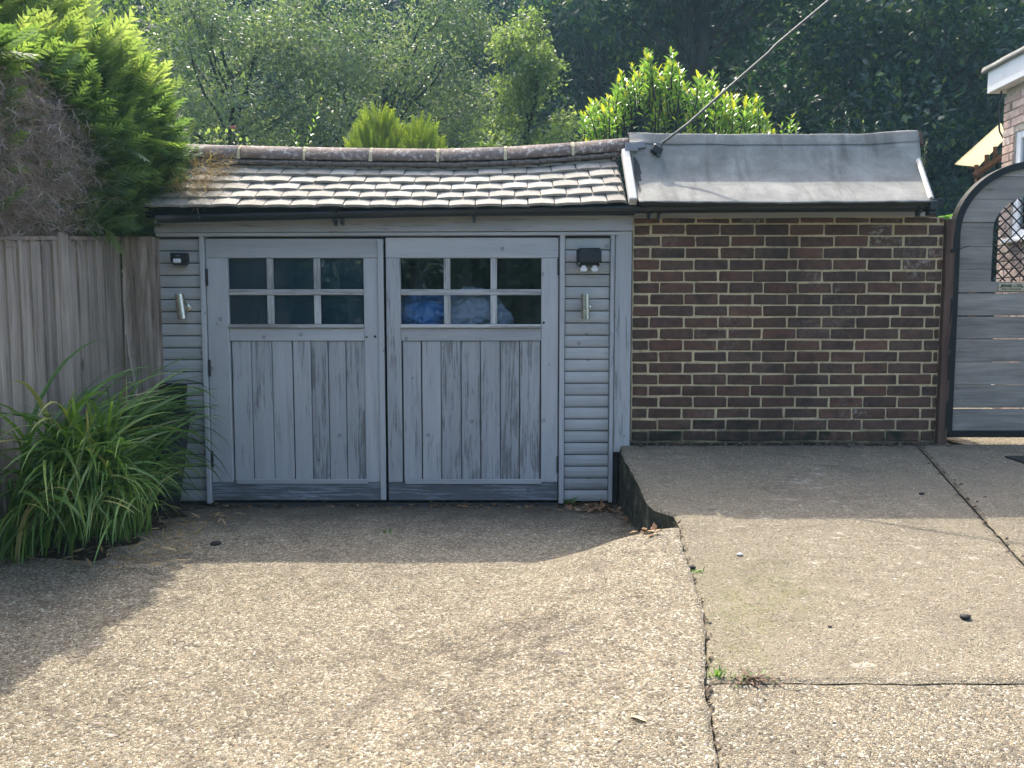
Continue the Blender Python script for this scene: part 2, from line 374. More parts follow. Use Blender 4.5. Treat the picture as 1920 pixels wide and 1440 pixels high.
    if moss_at:
        for mx, my, rr in moss_at:
            d = m.n('VectorMath', {0: v0, 1: (mx, my, slab_z(my))}, operation='DISTANCE').outputs['Value']
            k = m.math('MULTIPLY', m.rng(d, rr, rr * .2), m.rng(m.noise(v0, 13, 6, .7), .36, .62))
            c = m.mix(m.math('MULTIPLY', m.math('MULTIPLY', k, m.rng(m.noise(v0, 70, 5, .75), .40, .58)), .62), c, (.15, .16, .05))
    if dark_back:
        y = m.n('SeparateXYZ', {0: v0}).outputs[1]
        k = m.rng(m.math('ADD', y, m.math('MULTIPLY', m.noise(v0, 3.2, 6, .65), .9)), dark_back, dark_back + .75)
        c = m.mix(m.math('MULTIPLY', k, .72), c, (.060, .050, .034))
    h = m.math('ADD', m.math('MULTIPLY', m.math('MULTIPLY', k1, m.math('MINIMUM', e1, .35)), 2.2), m.math('ADD', m.math('MULTIPLY', m.math('MULTIPLY', k2, m.math('MINIMUM', e2, .3)), 1.0), m.math('MULTIPLY', m.noise(v0, 240, 3), .25)))
    c = m.mix(1.0, c, (.97, .93, .86), 'MULTIPLY')
    return m.bsdf(c, .82, m.bump(h, .9, .008), spec=.5)
_ms = G(1430, 1100); _ms2 = G(1370, 1240); _ms3 = G(1390, 1160)
def _dr(px, py): p = W(px, py, 1); t = (-.05 - CAM_H) / (p.z - CAM_H); return (p.x * t, t, -.05)
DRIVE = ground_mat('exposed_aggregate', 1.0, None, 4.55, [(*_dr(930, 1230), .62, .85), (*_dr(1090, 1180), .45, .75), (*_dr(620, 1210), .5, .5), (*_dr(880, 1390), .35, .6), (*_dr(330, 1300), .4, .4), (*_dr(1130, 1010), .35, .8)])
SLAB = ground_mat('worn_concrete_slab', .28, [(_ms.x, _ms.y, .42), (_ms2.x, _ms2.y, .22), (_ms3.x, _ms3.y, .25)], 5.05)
SLABF = ground_mat('aggregate_slab', .72, None, 0, (), .92)
def sidemat():
    m = Mat('mossy_concrete_edge'); v = m.coord(); a = m.noise(v, 9, 8, .7); b = m.noise(m.sc(v, (40, 40, 6)), 1, 5)
    c = m.ramp(a, [(.35, (.018, .020, .016)), (.52, (.060, .062, .044)), (.72, (.20, .185, .14))])
    return m.bsdf(c, .95, m.bump(m.math('ADD', a, b), 1.0, .02), spec=.2)
SLABSIDE = sidemat()
def terrain_mat():
    m = Mat('woodland_floor'); v = m.coord(); a = m.noise(v, 1.2, 8, .7); b = m.noise(v, 9, 6, .7)
    c = m.ramp(m.math('ADD', m.math('MULTIPLY', a, .5), m.math('MULTIPLY', b, .5)), [(.35, (.018, .025, .012)), (.5, (.035, .055, .02)), (.65, (.07, .065, .035))])
    return m.bsdf(c, .95, m.bump(b, 1, .08), spec=.2)
TERRAIN = terrain_mat()
BARK = raw_wood('tree_bark', 2, (.045, .037, .03), (.10, .085, .07), .6, .95, 14)
DEADTWIG = leafmat('dead_conifer_twigs', [(0, (.32, .24, .235)), (.5, (.48, .39, .38)), (1, (.62, .54, .52))], .35, .8, .6)
STRAW = leafmat('dry_straw_twigs', [(0, (.30, .20, .10)), (1, (.46, .34, .19))], .25, .7, .7)
L_CON = leafmat('conifer_green', [(0, (.10, .17, .085)), (.5, (.155, .24, .105)), (.85, (.22, .31, .12)), (1, (.29, .38, .14))], .5, .55, .85)
L_CONTOP = leafmat('conifer_pale_green', [(0, (.22, .29, .13)), (.6, (.32, .39, .17)), (1, (.44, .49, .25))], .5, .55, .85)
L_FINE = leafmat('grey_green_leaf', [(0, (.085, .13, .10)), (.5, (.135, .19, .14)), (.8, (.19, .24, .165)), (1, (.29, .32, .22))], .5, .5, .8)
L_BIRCH = leafmat('pale_birch_leaf', [(0, (.13, .18, .09)), (.5, (.21, .27, .12)), (1, (.33, .37, .19))], .5, .5, .95)
L_OAK = leafmat('dark_oak_leaf', [(0, (.016, .050, .046)), (.6, (.034, .085, .064)), (.92, (.07, .125, .065)), (1, (.20, .28, .07))], .36, .5, .9)  # last stop paints a few leaves bright, as if lit from behind
L_YEL = leafmat('dark_leaf_backlit_yellow', [(0, (.03, .055, .025)), (.5, (.06, .10, .035)), (.8, (.16, .22, .05)), (1, (.34, .38, .09))], .55, .4, 1.1)  # yellow stops paint in the glow of leaves with sun behind them
L_WOOD = leafmat('woodland_leaf', [(0, (.012, .034, .032)), (.7, (.022, .052, .042)), (1, (.04, .075, .045))], .3, .6, .8)
L_LAUREL = leafmat('laurel_leaf', [(0, (.11, .20, .06)), (.6, (.18, .30, .08)), (1, (.26, .39, .11))], .42, .25, 1.1)
L_LAURELNEW = leafmat('young_yellow_laurel_leaf', [(0, (.30, .33, .05)), (1, (.46, .43, .07))], .45, .25, 1.0)
L_GOLD = leafmat('golden_conifer', [(0, (.16, .22, .03)), (.6, (.26, .32, .05)), (1, (.36, .40, .07))], .42, .6, .9)
L_SEDGE = leafmat('sedge_blade', [(0, (.06, .13, .036)), (.4, (.115, .22, .052)), (.75, (.19, .32, .075)), (.9, (.29, .38, .10)), (1, (.48, .40, .20))], .36, .4, .9)
L_FERN = leafmat('fern_green', [(0, (.07, .17, .03)), (1, (.13, .27, .05))], .45, .4)
DRYLEAF = leafmat('dry_brown_leaf', [(0, (.16, .075, .035)), (.5, (.26, .14, .07)), (1, (.36, .25, .15))], .15, .6, .6)
PINK = leafmat('pink_petal', [(0, (.62, .25, .34)), (1, (.75, .42, .50))], .08, .5, .6)
PALELEAF = leafmat('pale_dry_leaf', [(0, (.55, .42, .26)), (1, (.66, .52, .34))], .15, .5, .6)

# ------------------------------------------------------------------ the setting: ground
def rect_in(x, a, b, f): return sstep((x - a) / f) * sstep((b - x) / f)
def terrain_z(x, y):
    if y < 0: z = max(-1.6, -0.43 + .145 * y)
    else: z = -0.43 + .145 * min(y, 5.0)
    if y > 8: z += .07 * (min(y, 22) - 8)
    if y > 21: z += (min(y, 42) - 21) * .98 * sstep((y - 21) / 5)
    k = rect_in(x, -3.0, 5.4, .6) * rect_in(y, -3.5, 9.0, .7)          # dug out under the drive and the garage
    return z * (1 - k) + min(z, -.9) * k
gx = np.concatenate([np.linspace(-160, -8, 14), np.linspace(-7, 9, 41), np.linspace(10, 160, 14)])
gy = np.concatenate([np.linspace(-160, -9, 12), np.linspace(-8, 12, 51), np.linspace(13, 46, 34), np.linspace(52, 170, 8)])
vs = [(x, y, terrain_z(x, y) + (.25 * mnoise.noise((x * .3, y * .3, 0)) if y > 12 or abs(x) > 9 else 0)) for y in gy for x in gx]
nx = len(gx); fs = [(j * nx + i, j * nx + i + 1, (j + 1) * nx + i + 1, (j + 1) * nx + i) for j in range(len(gy) - 1) for i in range(nx - 1)]
tag(obj('ground', mesh(vs, fs, 'ground', True), TERRAIN), kind='structure')

# crack between the drive and the concrete, then the retaining edge running back to the garage corner
cA, cB = G(1262, 968), G(1335, 1440)
EDGE_Y = cA.y
EDGE_PTS = [(EDGE_Y, cA.x)] + [(q.y, q.x) for q in (G(1243, 964), G(1216, 950), G(1196, 906), G(1181, 880), G(1165, 850))] + [(5.0, W(1162, 846).x), (6, W(1162, 846).x)]
def crack_x(y):
    if y <= EDGE_Y:
        t = (EDGE_Y - y) / (EDGE_Y - cB.y)
        bulge = .05 * math.sin(min(1, max(0, t)) * 3.0) + .010 * mnoise.noise((y * 9, 3.3, 0)) + .02 * mnoise.noise((y * 2.3, 7, 0))
        return cA.x + (cB.x - cA.x) * t + bulge
    return interp(y, EDGE_PTS) + .006 * mnoise.noise((y * 12, 1.3, 0))
def base_z(y):
    return 0.0 if y >= 3.75 else -.345 * ((3.75 - y) / 3.75) ** 1.45
def drive_z(x, y):
    b = base_z(y); xc = crack_x(min(y, EDGE_Y))
    x0 = interp(y, [(-2, -2.2), (1, -1.7), (2.4, -1.0), (3.3, -.15), (3.8, .12), (6, .12)])
    s = sstep((x - x0) / (xc - x0)); fade = 1 - sstep((y - 3.60) / .31)
    z = b + s * fade * (slab_z(min(y, EDGE_Y)) + .012 - b)
    z += .010 * mnoise.noise((x * 1.1, y * 1.1, 4)) + .004 * mnoise.noise((x * 5, y * 5, 9))
    z += .05 * sstep((-1.6 - x) / 1.2) * (1 - sstep((y - 4.4) / .5))
    if y > 4.8: z -= .025 * sstep((y - 4.8) / .12)
    return z
NY, NX = 210, 150
ys = np.concatenate([np.linspace(-2.6, 1.6, 30), np.linspace(1.65, 5.25, NY - 30)])
vs = []
for y in ys:
    xr = crack_x(y) - (.003 + .008 * mnoise.noise((y * 15, 0, 0)) if y < EDGE_Y - .15 else 0)
    for i in range(NX):
        t = i / (NX - 1); x = -4.2 + (xr + 4.2) * (t ** .8); vs.append((x, y, drive_z(x, y)))
fs = [(j * NX + i, j * NX + i + 1, (j + 1) * NX + i + 1, (j + 1) * NX + i) for j in range(len(ys) - 1) for i in range(NX - 1)]
b0 = len(vs)
for j in range(len(ys)): x, y, z = vs[j * NX + NX - 1]; vs.append((x + .002, y, z - .12))
fs += [(j * NX + NX - 1, b0 + j, b0 + j + 1, (j + 1) * NX + NX - 1) for j in range(len(ys) - 1)]
drv = tag(obj('driveway', mesh(vs, fs, 'driveway', True, [0] * ((len(ys) - 1) * (NX - 1)) + [1] * (len(ys) - 1)), [DRIVE, SLABSIDE]), kind='structure')

fore = thing('forecourt', None, None); fore['kind'] = 'structure'
def slab(outline, mat, dz=0.0, depth=.62):
    """sloping concrete slab with an uneven outline; outline is (x, y) anticlockwise"""
    pts = []
    for (a, b) in zip(outline, outline[1:] + outline[:1]):
        L = math.hypot(b[0] - a[0], b[1] - a[1]); k = max(1, int(L / .05))
        for i in range(k):
            t = i / k; x, y = a[0] + (b[0] - a[0]) * t, a[1] + (b[1] - a[1]) * t
            j = .007; pts.append((x + j * mnoise.noise((x * 14, y * 14, 1)), y + j * mnoise.noise((x * 14, y * 14, 8))))
    n = len(pts); V = [(x, y, slab_z(y) + dz + .004 * mnoise.noise((x * 2, y * 2, 3))) for x, y in pts]
    c = Vector((sum(p[0] for p in pts) / n, sum(p[1] for p in pts) / n))
    I = [(x + (c.x - x) / max(.2, math.hypot(c.x - x, c.y - y)) * .022, y + (c.y - y) / max(.2, math.hypot(c.x - x, c.y - y)) * .022, slab_z(y) + dz + .006) for x, y in pts]
    V = [(x, y, z - .005 - .003 * mnoise.noise((x * 30, y * 30, 2))) for x, y, z in V]
    B = [(x, y, z - depth) for x, y, z in V]
    f = [tuple(range(n, 2 * n))] + [(i, (i + 1) % n, n + (i + 1) % n, n + i) for i in range(n)] + [(2 * n + i, 2 * n + (i + 1) % n, (i + 1) % n, i) for i in range(n)]
    obj('concrete_slab', mesh(V + I + B, f, 'concrete_slab', False, [0] * (n + 1) + [1] * n), [mat, SLABSIDE], fore)
j0, j1 = G(1727, 845), G(1935, 1075)                         # joint between the two right-hand slabs
def joint(y): return j0.x + (j1.x - j0.x) * (j0.y - y) / (j0.y - j1.y)
hy = G(1600, 1280).y                                        # cross joint in front
edge = [(crack_x(y), y) for y in np.arange(hy + .003, EDGE_Y, .05)] + [(crack_x(y), y) for y in np.arange(EDGE_Y, 4.96, .08)]
slab([(joint(hy) - .003, hy + .003), (joint(4.985) - .003, 4.985), (crack_x(4.985), 4.985)] + [p for p in edge[::-1]], SLAB)
edge2 = [(crack_x(y), y) for y in np.arange(-1.5, hy - .003, .05)]
slab([(crack_x(hy) + .002, hy - .002)] + edge2[::-1] + [(5.0, -1.5), (5.0, hy - .002)], SLABF, -.004)
slab([(joint(hy) + .003, hy + .003), (5.0, hy + .003), (5.0, 4.985), (joint(4.985) + .003, 4.985)], SLAB, .006)
slab([(3.02, 5.0), (5.0, 5.0), (5.0, 9.5), (3.02, 9.5)], SLABF, 0)
slab([(crack_x(4.99), 4.99), (3.01, 4.99), (3.01, 5.3), (crack_x(4.99), 5.3)], SLAB, -.02)
# soil showing in the joints and in the bed under the sedge
v, f = [], []
for i, y in enumerate(np.arange(-1.5, EDGE_Y - .1, .06)):
    x = crack_x(y); z = slab_z(y) - .006; v += [(x - .06, y, z), (x + .03, y, z)]
    if i: k = 2 * i; f.append((k - 2, k - 1, k + 1, k))
for i, y in enumerate(np.arange(hy, 4.98, .08)):
    x = joint(y); z = slab_z(y) - .010; v += [(x - .05, y, z), (x + .05, y, z)]
    if i: k = len(v) - 2; f.append((k - 2, k - 1, k + 1, k))
tag(obj('joint_soil', mesh(v, f, 'joint_soil'), SOIL), kind='structure')
v, f = [], []
for i in range(24):
    for j in range(14):
        x = -2.52 + (.50 + .12 * mnoise.noise((i * .4, 0, 6))) * j / 13; y = 3.62 + 1.33 * i / 23; e = min(j, 13 - j, i, 23 - i)
        xx = x - .25 * max(0, (3.6 - y)) * (j / 13)
        v.append((xx, y, drive_z(xx, y) + (.006 + .03 * min(1, e / 3) + .02 * mnoise.noise((x * 9, y * 9, 0)) if e else -.02)))
f = [(i * 14 + j, i * 14 + j + 1, (i + 1) * 14 + j + 1, (i + 1) * 14 + j) for i in range(23) for j in range(13)]
tag(obj('soil_bed', mesh(v, f, 'soil_bed', True), SOIL), kind='structure')

# ------------------------------------------------------------------ the garage
YF = 5.0
gar = thing('garage', 'low grey timber garage with double doors under a sagging clay tiled roof', 'garage', (-.8, 5, 0))
def X(px, py=690): return W(px, py).x
def Z(py): return W(960, py).z
BACK = 8.0
XL, XR = X(306), X(1182)
ROOFZ = 2.02
for nm, lo, hi in (('side_wall', (XL, 5.06, -.05), (XL + .06, BACK, ROOFZ)), ('side_wall', (XR - .07, 5.06, -.05), (XR - .01, BACK, ROOFZ)),
                   ('back_wall', (XL + .06, BACK - .06, -.05), (XR - .07, BACK, ROOFZ)), ('floor', (XL + .06, 5.06, -.06), (XR - .07, BACK - .06, -.015)),
                   ('flat_roof', (XL, 5.42, ROOFZ), (XR - .01, BACK, ROOFZ + .06))):
    beam(nm, lo, hi, DARKROOM if nm != 'flat_roof' else [BITUMEN], gar, 0)
for px0, px1 in ((306, 384), (1056, 1150)):                     # studs and lining behind the boards
    beam('wall_lining', (X(px0), 5.02, .0), (X(px1), 5.05, Z(425)), DARKROOM, gar, 0)
# log-lap boards
def siding(px0, px1, z_top, z_bot, rows, seed):
    x0, x1 = X(px0), X(px1); h = (z_top - z_bot) / rows; w_ = x1 - x0
    prof = [(.0, .0), (-.014, .003), (-.019, h * .25), (-.0195, h * .6), (-.015, h - .006), (.0, h - .0035)]
    n = len(prof); vs = [(-w_ / 2, y, z) for y, z in prof] + [(w_ / 2, y, z) for y, z in prof]
    fs = [tuple(range(n - 1, -1, -1)), tuple(range(n, 2 * n))] + [(i, (i + 1) % n, (i + 1) % n + n, i + n) for i in range(n)]
    me = mesh(vs, fs, 'siding_board'); me.materials.append(PAINT_SIDING)
    rr = random.Random(seed)
    for r in range(rows):
        o = obj('siding_board', me, PAINT_SIDING, gar, ((x0 + x1) / 2, YF + rr.uniform(-.0015, .0015) + .015, z_bot + r * h), (rr.uniform(-.004, .004), rr.uniform(-.003, .003), 0))
siding(306, 383, Z(447), Z(940), 22, 1)
siding(1059, 1141, Z(445), Z(940), 22, 2)
# frame round the doors
beam('door_jamb', (X(384), 4.965, Z(942)), (X(392.5), 5.05, Z(441)), PAINT_V, gar)
beam('door_jamb', (X(1048), 4.965, Z(942)), (X(1057.5), 5.05, Z(441)), PAINT_V, gar)
beam('cover_strip', (X(1142), 4.968, Z(940)), (X(1149.5), 5.05, Z(441)), PAINT_V, gar)
beam('corner_board', (X(1150.5), 4.962, Z(846)), (X(1180.5), 4.996, Z(433)), PAINT_V, gar)
beam('corner_post', (X(1151), 4.998, -.02), (X(1160), 5.06, Z(433)), DARKB, gar)
hb = W(742, 424)
beam('header_board', (X(305), 4.945, Z(437) + .003), (X(1181), 5.04, Z(405)), PAINT_H, gar, .003, (0, R(-.22), 0))
beam('header_trim', (X(306), 4.958, Z(443)), (X(1180), 5.02, Z(437)), PAINT_H, gar, .002, (0, R(-.18), 0))
beam('door_stop', (X(393), 5.03, Z(455)), (X(1048), 5.05, Z(440)), DARKROOM, gar, 0)
beam('threshold', (X(392), 4.99, -.04), (X(1058), 5.06, -.008), DARKROOM, gar, .004)

def door(x0, x1, z0, z1, px, lean, strip):
    """one leaf: px holds the photo columns of stiles, glazing bars and planks"""
    d = bpy.data.objects.new('door', None); d.empty_display_size = .1
    link(d, gar, ((x0 + x1) / 2, YF, z0))
    q = lambda *a, **k: beam(*a, **k)
    y0, y1 = 4.982, 5.022
    xs0, xs1 = X(px['stile'][0]), X(px['stile'][1])
    zr = Z(484); zm0, zm1 = Z(639), Z(615); zs = Z(608); zb = Z(903)
    q('top_rail', (x0, y0, zr), (x1, y1, z1), PAINT_H, d)
    q('stile', (x0, y0, zb), (xs0, y1, zr - .0015), PAINT_V, d)
    q('stile', (xs1, y0, zb), (x1, y1, zr - .0015), PAINT_V, d)
    q('bottom_rail', (x0, y0, z0), (x1, y1, zb - .0015), PAINT_LOW, d)
    q('middle_rail', (xs0 + .001, y0 + .004, zm0), (xs1 - .001, y1, zm1), PAINT_H, d)
    q('window_sill', (xs0 + .001, y0 - .014, zm1 + .001), (xs1 - .001, y1 - .01, zs), PAINT_MUNTIN_H, d)
    q('weather_bar', (X(px['bar'][0]), y0 - .012, Z(906)), (X(px['bar'][1]), y0 - .001, Z(897)), PAINT_H, d)
    zh = Z(548); hh = .019
    q('glazing_bar', (xs0 + .001, y0 + .003, zh - hh), (xs1 - .001, y1 - .012, zh + hh), PAINT_MUNTIN_H, d)
    cols = [X(p) for p in px['bars']]
    for c in cols:
        q('glazing_bar', (c - .021, y0 + .006, zh + hh + .001), (c + .021, y1 - .014, zr - .001), PAINT_MUNTIN_V, d, rot=(0, R(random.uniform(-.3, .3)), 0))
        q('glazing_bar', (c - .021, y0 + .006, zs + .001), (c + .021, y1 - .014, zh - hh - .001), PAINT_MUNTIN_V, d, rot=(0, R(random.uniform(-.3, .3)), 0))
    edges = [xs0] + cols + [xs1]
    for a, b in zip(edges, edges[1:]):
        for za, zc in ((zh, zr), (zs, zh)):
            q('pane', (a + .002, 5.008, za + .002), (b - .002, 5.011, zc - .002), GLASS, d, c=0, rot=(R(random.uniform(-.15, .15)), 0, R(random.uniform(-.25, .25))))
    pl = [X(p) for p in px['planks']]
    for i, (a, b) in enumerate(zip(pl, pl[1:])):
        gap = .0028 if i not in px['gaps'] else .006
        q('plank', (a + .002, y0 + .013 + random.uniform(-.002, .003), zb - .02), (b - gap, y1 - .004, zm0 + .001 - random.uniform(.001, .003)), PAINT_PLANK, d, c=.0035, rot=(0, R(random.uniform(-.12, .12)), 0))
    q('plank_backing', (xs0, y1 - .003, zb), (xs1, y1 + .008, zm0), DARKROOM, d, c=0)
    if strip: q('meeting_strip', (X(strip[0]), y0 - .015, z0 + .005), (X(strip[1]), y0 - .001, z1 - .004), PAINT_V, d)
    for hz in px['hinges']:
        b = MB(); b.box((px['hx'] - .010, y0 - .010, hz - .055), (px['hx'] + .002, y0 - .001, hz + .055), .001)
        b.tube([(px['hx'] - .004, y0 - .010, hz - .05), (px['hx'] - .004, y0 - .010, hz + .05)], .006, 8)
        o = obj('hinge', b.me('hinge'), RUST, d)
    for bx, bz in px['bolts']:
        v, f = lathe([(0, 0), (.008, .001), (.0075, .004), (.004, .006), (0, .0065)], 10)
        obj('bolt_head', mesh(v, f, 'bolt_head', True), STEEL if px['steel'] else RUST, d, (X(bx), y0 - .001, Z(bz)), (R(90), 0, 0))
    return d
dl = door(X(394), X(721), Z(937), Z(448), dict(stile=(433, 685), bars=(511, 598), planks=(435.5, 472, 511, 550, 584, 616, 649, 686), gaps=(2,), bar=(441, 688), hinges=(Z(520), Z(690), Z(860)), hx=X(397), bolts=((413, 606), (711, 905)), steel=True), 0, (712, 722.5))
beam('added_teal_sheet', (X(428), 5.03, Z(613)), (X(690), 5.036, Z(480)), plain('pane_reflection_teal', (.008, .065, .105), .8, 0, .25, 3), dl, 0)  # added sheet, coloured to imitate the teal reflection in the left panes
dr = door(X(726.5), X(1046), Z(937), Z(446), dict(stile=(753, 1014.5), bars=(839.5, 926), planks=(755.5, 791, 827, 864.5, 901, 938, 974, 1013), gaps=(0,), bar=(759, 1016), hinges=(Z(500), Z(870)), hx=X(1047), bolts=((1019, 605),), steel=False), 0, None)
for (hx_, hz_, r_) in ((689, 632, .007), (705, 631, .009)):       # old lock holes
    v, f = lathe([(0, 0), (r_, 0), (r_, -.004)], 10)
    obj('lock_hole', mesh(v, f, 'lock_hole'), BLACKP, dl, (X(hx_), 4.9812, Z(hz_)), (R(90), 0, 0))

# tiled roof: five courses, sagging ridge, half-round ridge tiles bedded in mortar
eave_y, ridge_y = 4.80, 5.30
def eave_z(x): return interp(x * FX + 960, [(300, W(960, 385, eave_y).z), (850, W(960, 385.5, eave_y).z), (1020, W(960, 383, eave_y).z), (1190, W(960, 375, eave_y).z)])
def ridge_z(x): return interp(x * FPX / 5.35 + 960, [(320, W(960, 303, ridge_y).z), (640, W(960, 311, ridge_y).z), (850, W(960, 313, ridge_y).z), (1000, W(960, 307, ridge_y).z), (1180, W(960, 291, ridge_y).z)])
TW, TL, TH = .1655, .265, .016
def tile_mesh(width):
    n = 6; vs = []; 
    for th in (0, -TH):
        for u in (0, 1):
            for i in range(n + 1):
                t = i / n; cx = (t - .5) * width
                vs.append((cx, u * TL, th + .0045 * (1 - (2 * t - 1) ** 2) + (.0025 if u == 0 else 0) * 0))
    fs = []; k = n + 1
    for i in range(n):
        fs.append((i, i + 1, k + i + 1, k + i)); fs.append((2 * k + i + 1, 2 * k + i, 3 * k + i, 3 * k + i + 1))
        fs.append((i + 1, i, 2 * k + i, 2 * k + i + 1)); fs.append((k + i, k + i + 1, 3 * k + i + 1, 3 * k + i))
    fs.append((0, k, 3 * k, 2 * k)); fs.append((n, 2 * k + n, 3 * k + n, k + n))
    return mesh(vs, fs, 'tile', False)
tm = tile_mesh(TW - .0065); tm.materials.append(TILE)
xr0, xr1 = X(322), W(1168, 350, 4.95).x
rows = 5
for r in range(rows + 1):
    t = r / (rows + .35); off = TW / 2 if r % 2 else 0
    n = int((xr1 - xr0) / TW) + 2
    for i in range(n):
        x = xr0 + off + i * TW - .05
        if x > xr1 - TW * .5:
            left = xr1 - (x - TW / 2)
            if left < .03: continue
            me_ = tile_mesh(left - .006); me_.materials.append(TILE); x = x - TW / 2 + left / 2
        else: me_ = tm
        ez, rz = eave_z(x), ridge_z(x)
        y = eave_y + (ridge_y - eave_y) * t; z = ez + (rz - ez) * t
        pitch = math.atan2(rz - ez, ridge_y - eave_y) - math.atan2(TH, TL / 2.4)
        dx = .05; s_ = (eave_z(x + dx) + (ridge_z(x + dx) - eave_z(x + dx)) * t - z) / dx
        obj('tile', me_, TILE, gar, (x, y, z + .004 + random.uniform(-.003, .004)), (pitch + random.uniform(-.015, .015), -math.atan(s_) + random.uniform(-.02, .02), random.uniform(-.018, .018)))
v, f = [], []
for i in range(31):
    x = xr0 - .12 + (xr1 - xr0 + .13) * i / 30
    v += [(x, eave_y + .03, eave_z(x) - .012), (x, ridge_y + .06, ridge_z(x) + .02), (x, ridge_y + .14, ROOFZ + .03)]
    if i: k = 3 * i; f += [(k - 3, k, k + 1, k - 2), (k - 2, k + 1, k + 2, k - 1)]
obj('roof_underlay', mesh(v, f, 'roof_underlay'), BITUMEN, gar)
joints = [342, 467, 585, 705, 826, 948, 1070, 1172]
for a, b in zip(joints, joints[1:]):
    x0, x1 = (a - 960) / FPX * 5.36, (b - 960) / FPX * 5.36
    rr, n = .096, 9; vs = []
    for x in (x0 + .006, x1 - .004):
        zc = ridge_z(x) + .022
        for th in (0, .014):
            for k in range(n + 1):
                t = math.pi * (.02 + .96 * k / n); vs.append((x - (x0 + x1) / 2, -(rr - th) * math.cos(t), zc - 2.3 + (rr - th) * math.sin(t) * 1.12))
    k = n + 1; fs = []
    for i in range(n):
        fs += [(i, i + 1, 2 * k + i + 1, 2 * k + i), (k + i + 1, k + i, 3 * k + i, 3 * k + i + 1), (i + 1, i, k + i, k + i + 1), (2 * k + i, 2 * k + i + 1, 3 * k + i + 1, 3 * k + i)]
    fs += [(0, 2 * k, 3 * k, k), (n, k + n, 3 * k + n, 2 * k + n)]
    me_ = mesh(vs, fs, 'ridge_tile', True)
    obj('ridge_tile', me_, RIDGE, gar, ((x0 + x1) / 2, ridge_y + .045, 2.3), (0, 0, random.uniform(-.008, .008)))
    if b < 1170:
        zc = ridge_z(x1) + .022; m_ = MB()
        for s in range(10):
            t0, t1 = math.pi * s / 10, math.pi * (s + 1) / 10; r_ = .0975 + .003 * random.random(); wd = .007 + .006 * random.random()
            p = lambda t, r2, e: (x1 + e, ridge_y + .045 - r2 * math.cos(t), zc + r2 * math.sin(t) * 1.12)
            m_.add([p(t0, r_, -wd), p(t1, r_, -wd), p(t1, r_, wd), p(t0, r_, wd), p(t0, .075, -wd), p(t1, .075, -wd), p(t1, .075, wd), p(t0, .075, wd)], [(0, 3, 2, 1), (0, 1, 5, 4), (2, 3, 7, 6), (0, 4, 7, 3), (1, 2, 6, 5)])
        obj('ridge_joint', m_.me('ridge_joint'), RMORT, gar)
# mortar bed under the ridge and a splash of lime on one ridge tile
m_ = MB()
for i in range(60):
    x = xr0 + .08 + (xr1 - xr0 - .1) * i / 59
    zz = ridge_z(x); s_ = .020 + .012 * random.random()
    v, f = cbox((.05, .03, s_), .008); m_.add(v, f, 0, Matrix.Translation((x, ridge_y - .042, zz + .004)) @ Matrix.Rotation(.7, 4, 'X'))
obj('ridge_bedding', m_.me('ridge_bedding'), plain('grey_ridge_bedding', (.15, .125, .11), .95, 0, .5, 30, .7), gar)
b0 = W(1183, 382, 4.80); t0 = W(1186, 288, 5.16)
vb = MB(); n_ = (t0 - b0); L = n_.length
v, f = cbox((.05, L, .055), .006); vb.add(v, f, 0, Matrix.Translation((b0 + t0) / 2 + Vector((-.018, 0, .012))) @ Matrix.Rotation(math.atan2(n_.z, n_.y), 4, 'X'))
obj('verge_board', vb.me('verge_board'), WHITEWOOD, gar)
beam('eaves_board', (X(296), 4.905, Z(409)), (X(1182), 4.935, Z(381)), DARKB, gar, .003, (0, R(-.3), 0))
beam('soffit', (X(298), 4.936, Z(404)), (X(1181), 5.05, Z(398)), DARKB, gar, .002, (0, R(-.25), 0))
beam('eaves_packing', (X(300), 4.955, Z(403)), (X(1181), 5.2, 2.02), DARKROOM, gar, 0)

# things stored inside, seen through the right-hand panes
def crumple(name, label, cat, c, r, mat, seed, amp=.22, fr=5.0, group=None):
    bm = bmesh.new(); bmesh.ops.create_icosphere(bm, subdivisions=5, radius=1)
    for q in bm.verts:
        p = q.co.copy(); o_ = Vector((seed * 3.1, seed * 1.7, 0))
        k = mnoise.noise(p * 1.5 + o_) * amp
        rdg = 0
        for a, ff in ((.17, fr), (.08, fr * 2.3)):
            warp = Vector((mnoise.noise(p * 2 + o_), mnoise.noise(p * 2 + o_ + Vector((9, 0, 0))), mnoise.noise(p * 2 + o_ + Vector((0, 9, 0)))))
            rdg += a * (1 - 2 * abs(mnoise.noise((p + warp * .5) * ff * .5 + o_)))
        p = p * (1 + k + rdg); p.z = max(p.z, -.72)
        q.co = Vector((p.x * r[0], p.y * r[1], p.z * r[2]))
    me_ = bpy.data.meshes.new(name); bm.to_mesh(me_); bm.free()
    me_.polygons.foreach_set('use_smooth', [True] * len(me_.polygons))
    o = obj(name, me_, mat, None, (c[0], c[1], c[2] + .72 * r[2])); return tag(o, label, cat, group)
cloth = plain('lavender_cloth', (.60, .60, .74), .9, 0, .12, 5, .2)
bluebag = plain('blue_plastic_bag', (.14, .36, .82), .35, 0, .35, 4, .2)
white = plain('white_folded_cloth', (.70, .71, .74), .9, 0, .08, 8, .2)
dark = plain('dark_maroon_cloth', (.06, .025, .03), .9, 0, .3, 8)
shz = Z(612)
sh = thing('storage_shelf', 'dark wooden shelf inside the garage behind the right door window', 'shelf', (X(860), 5.3, 0))
beam('shelf_top', (X(757), 5.09, shz - .03), (X(1010), 5.52, shz), DARKROOM, sh)
for a in (X(760), X(1004)):
    for b in (5.10, 5.47): beam('leg', (a - .02, b, -.014), (a + .02, b + .04, shz - .031), DARKROOM, sh)
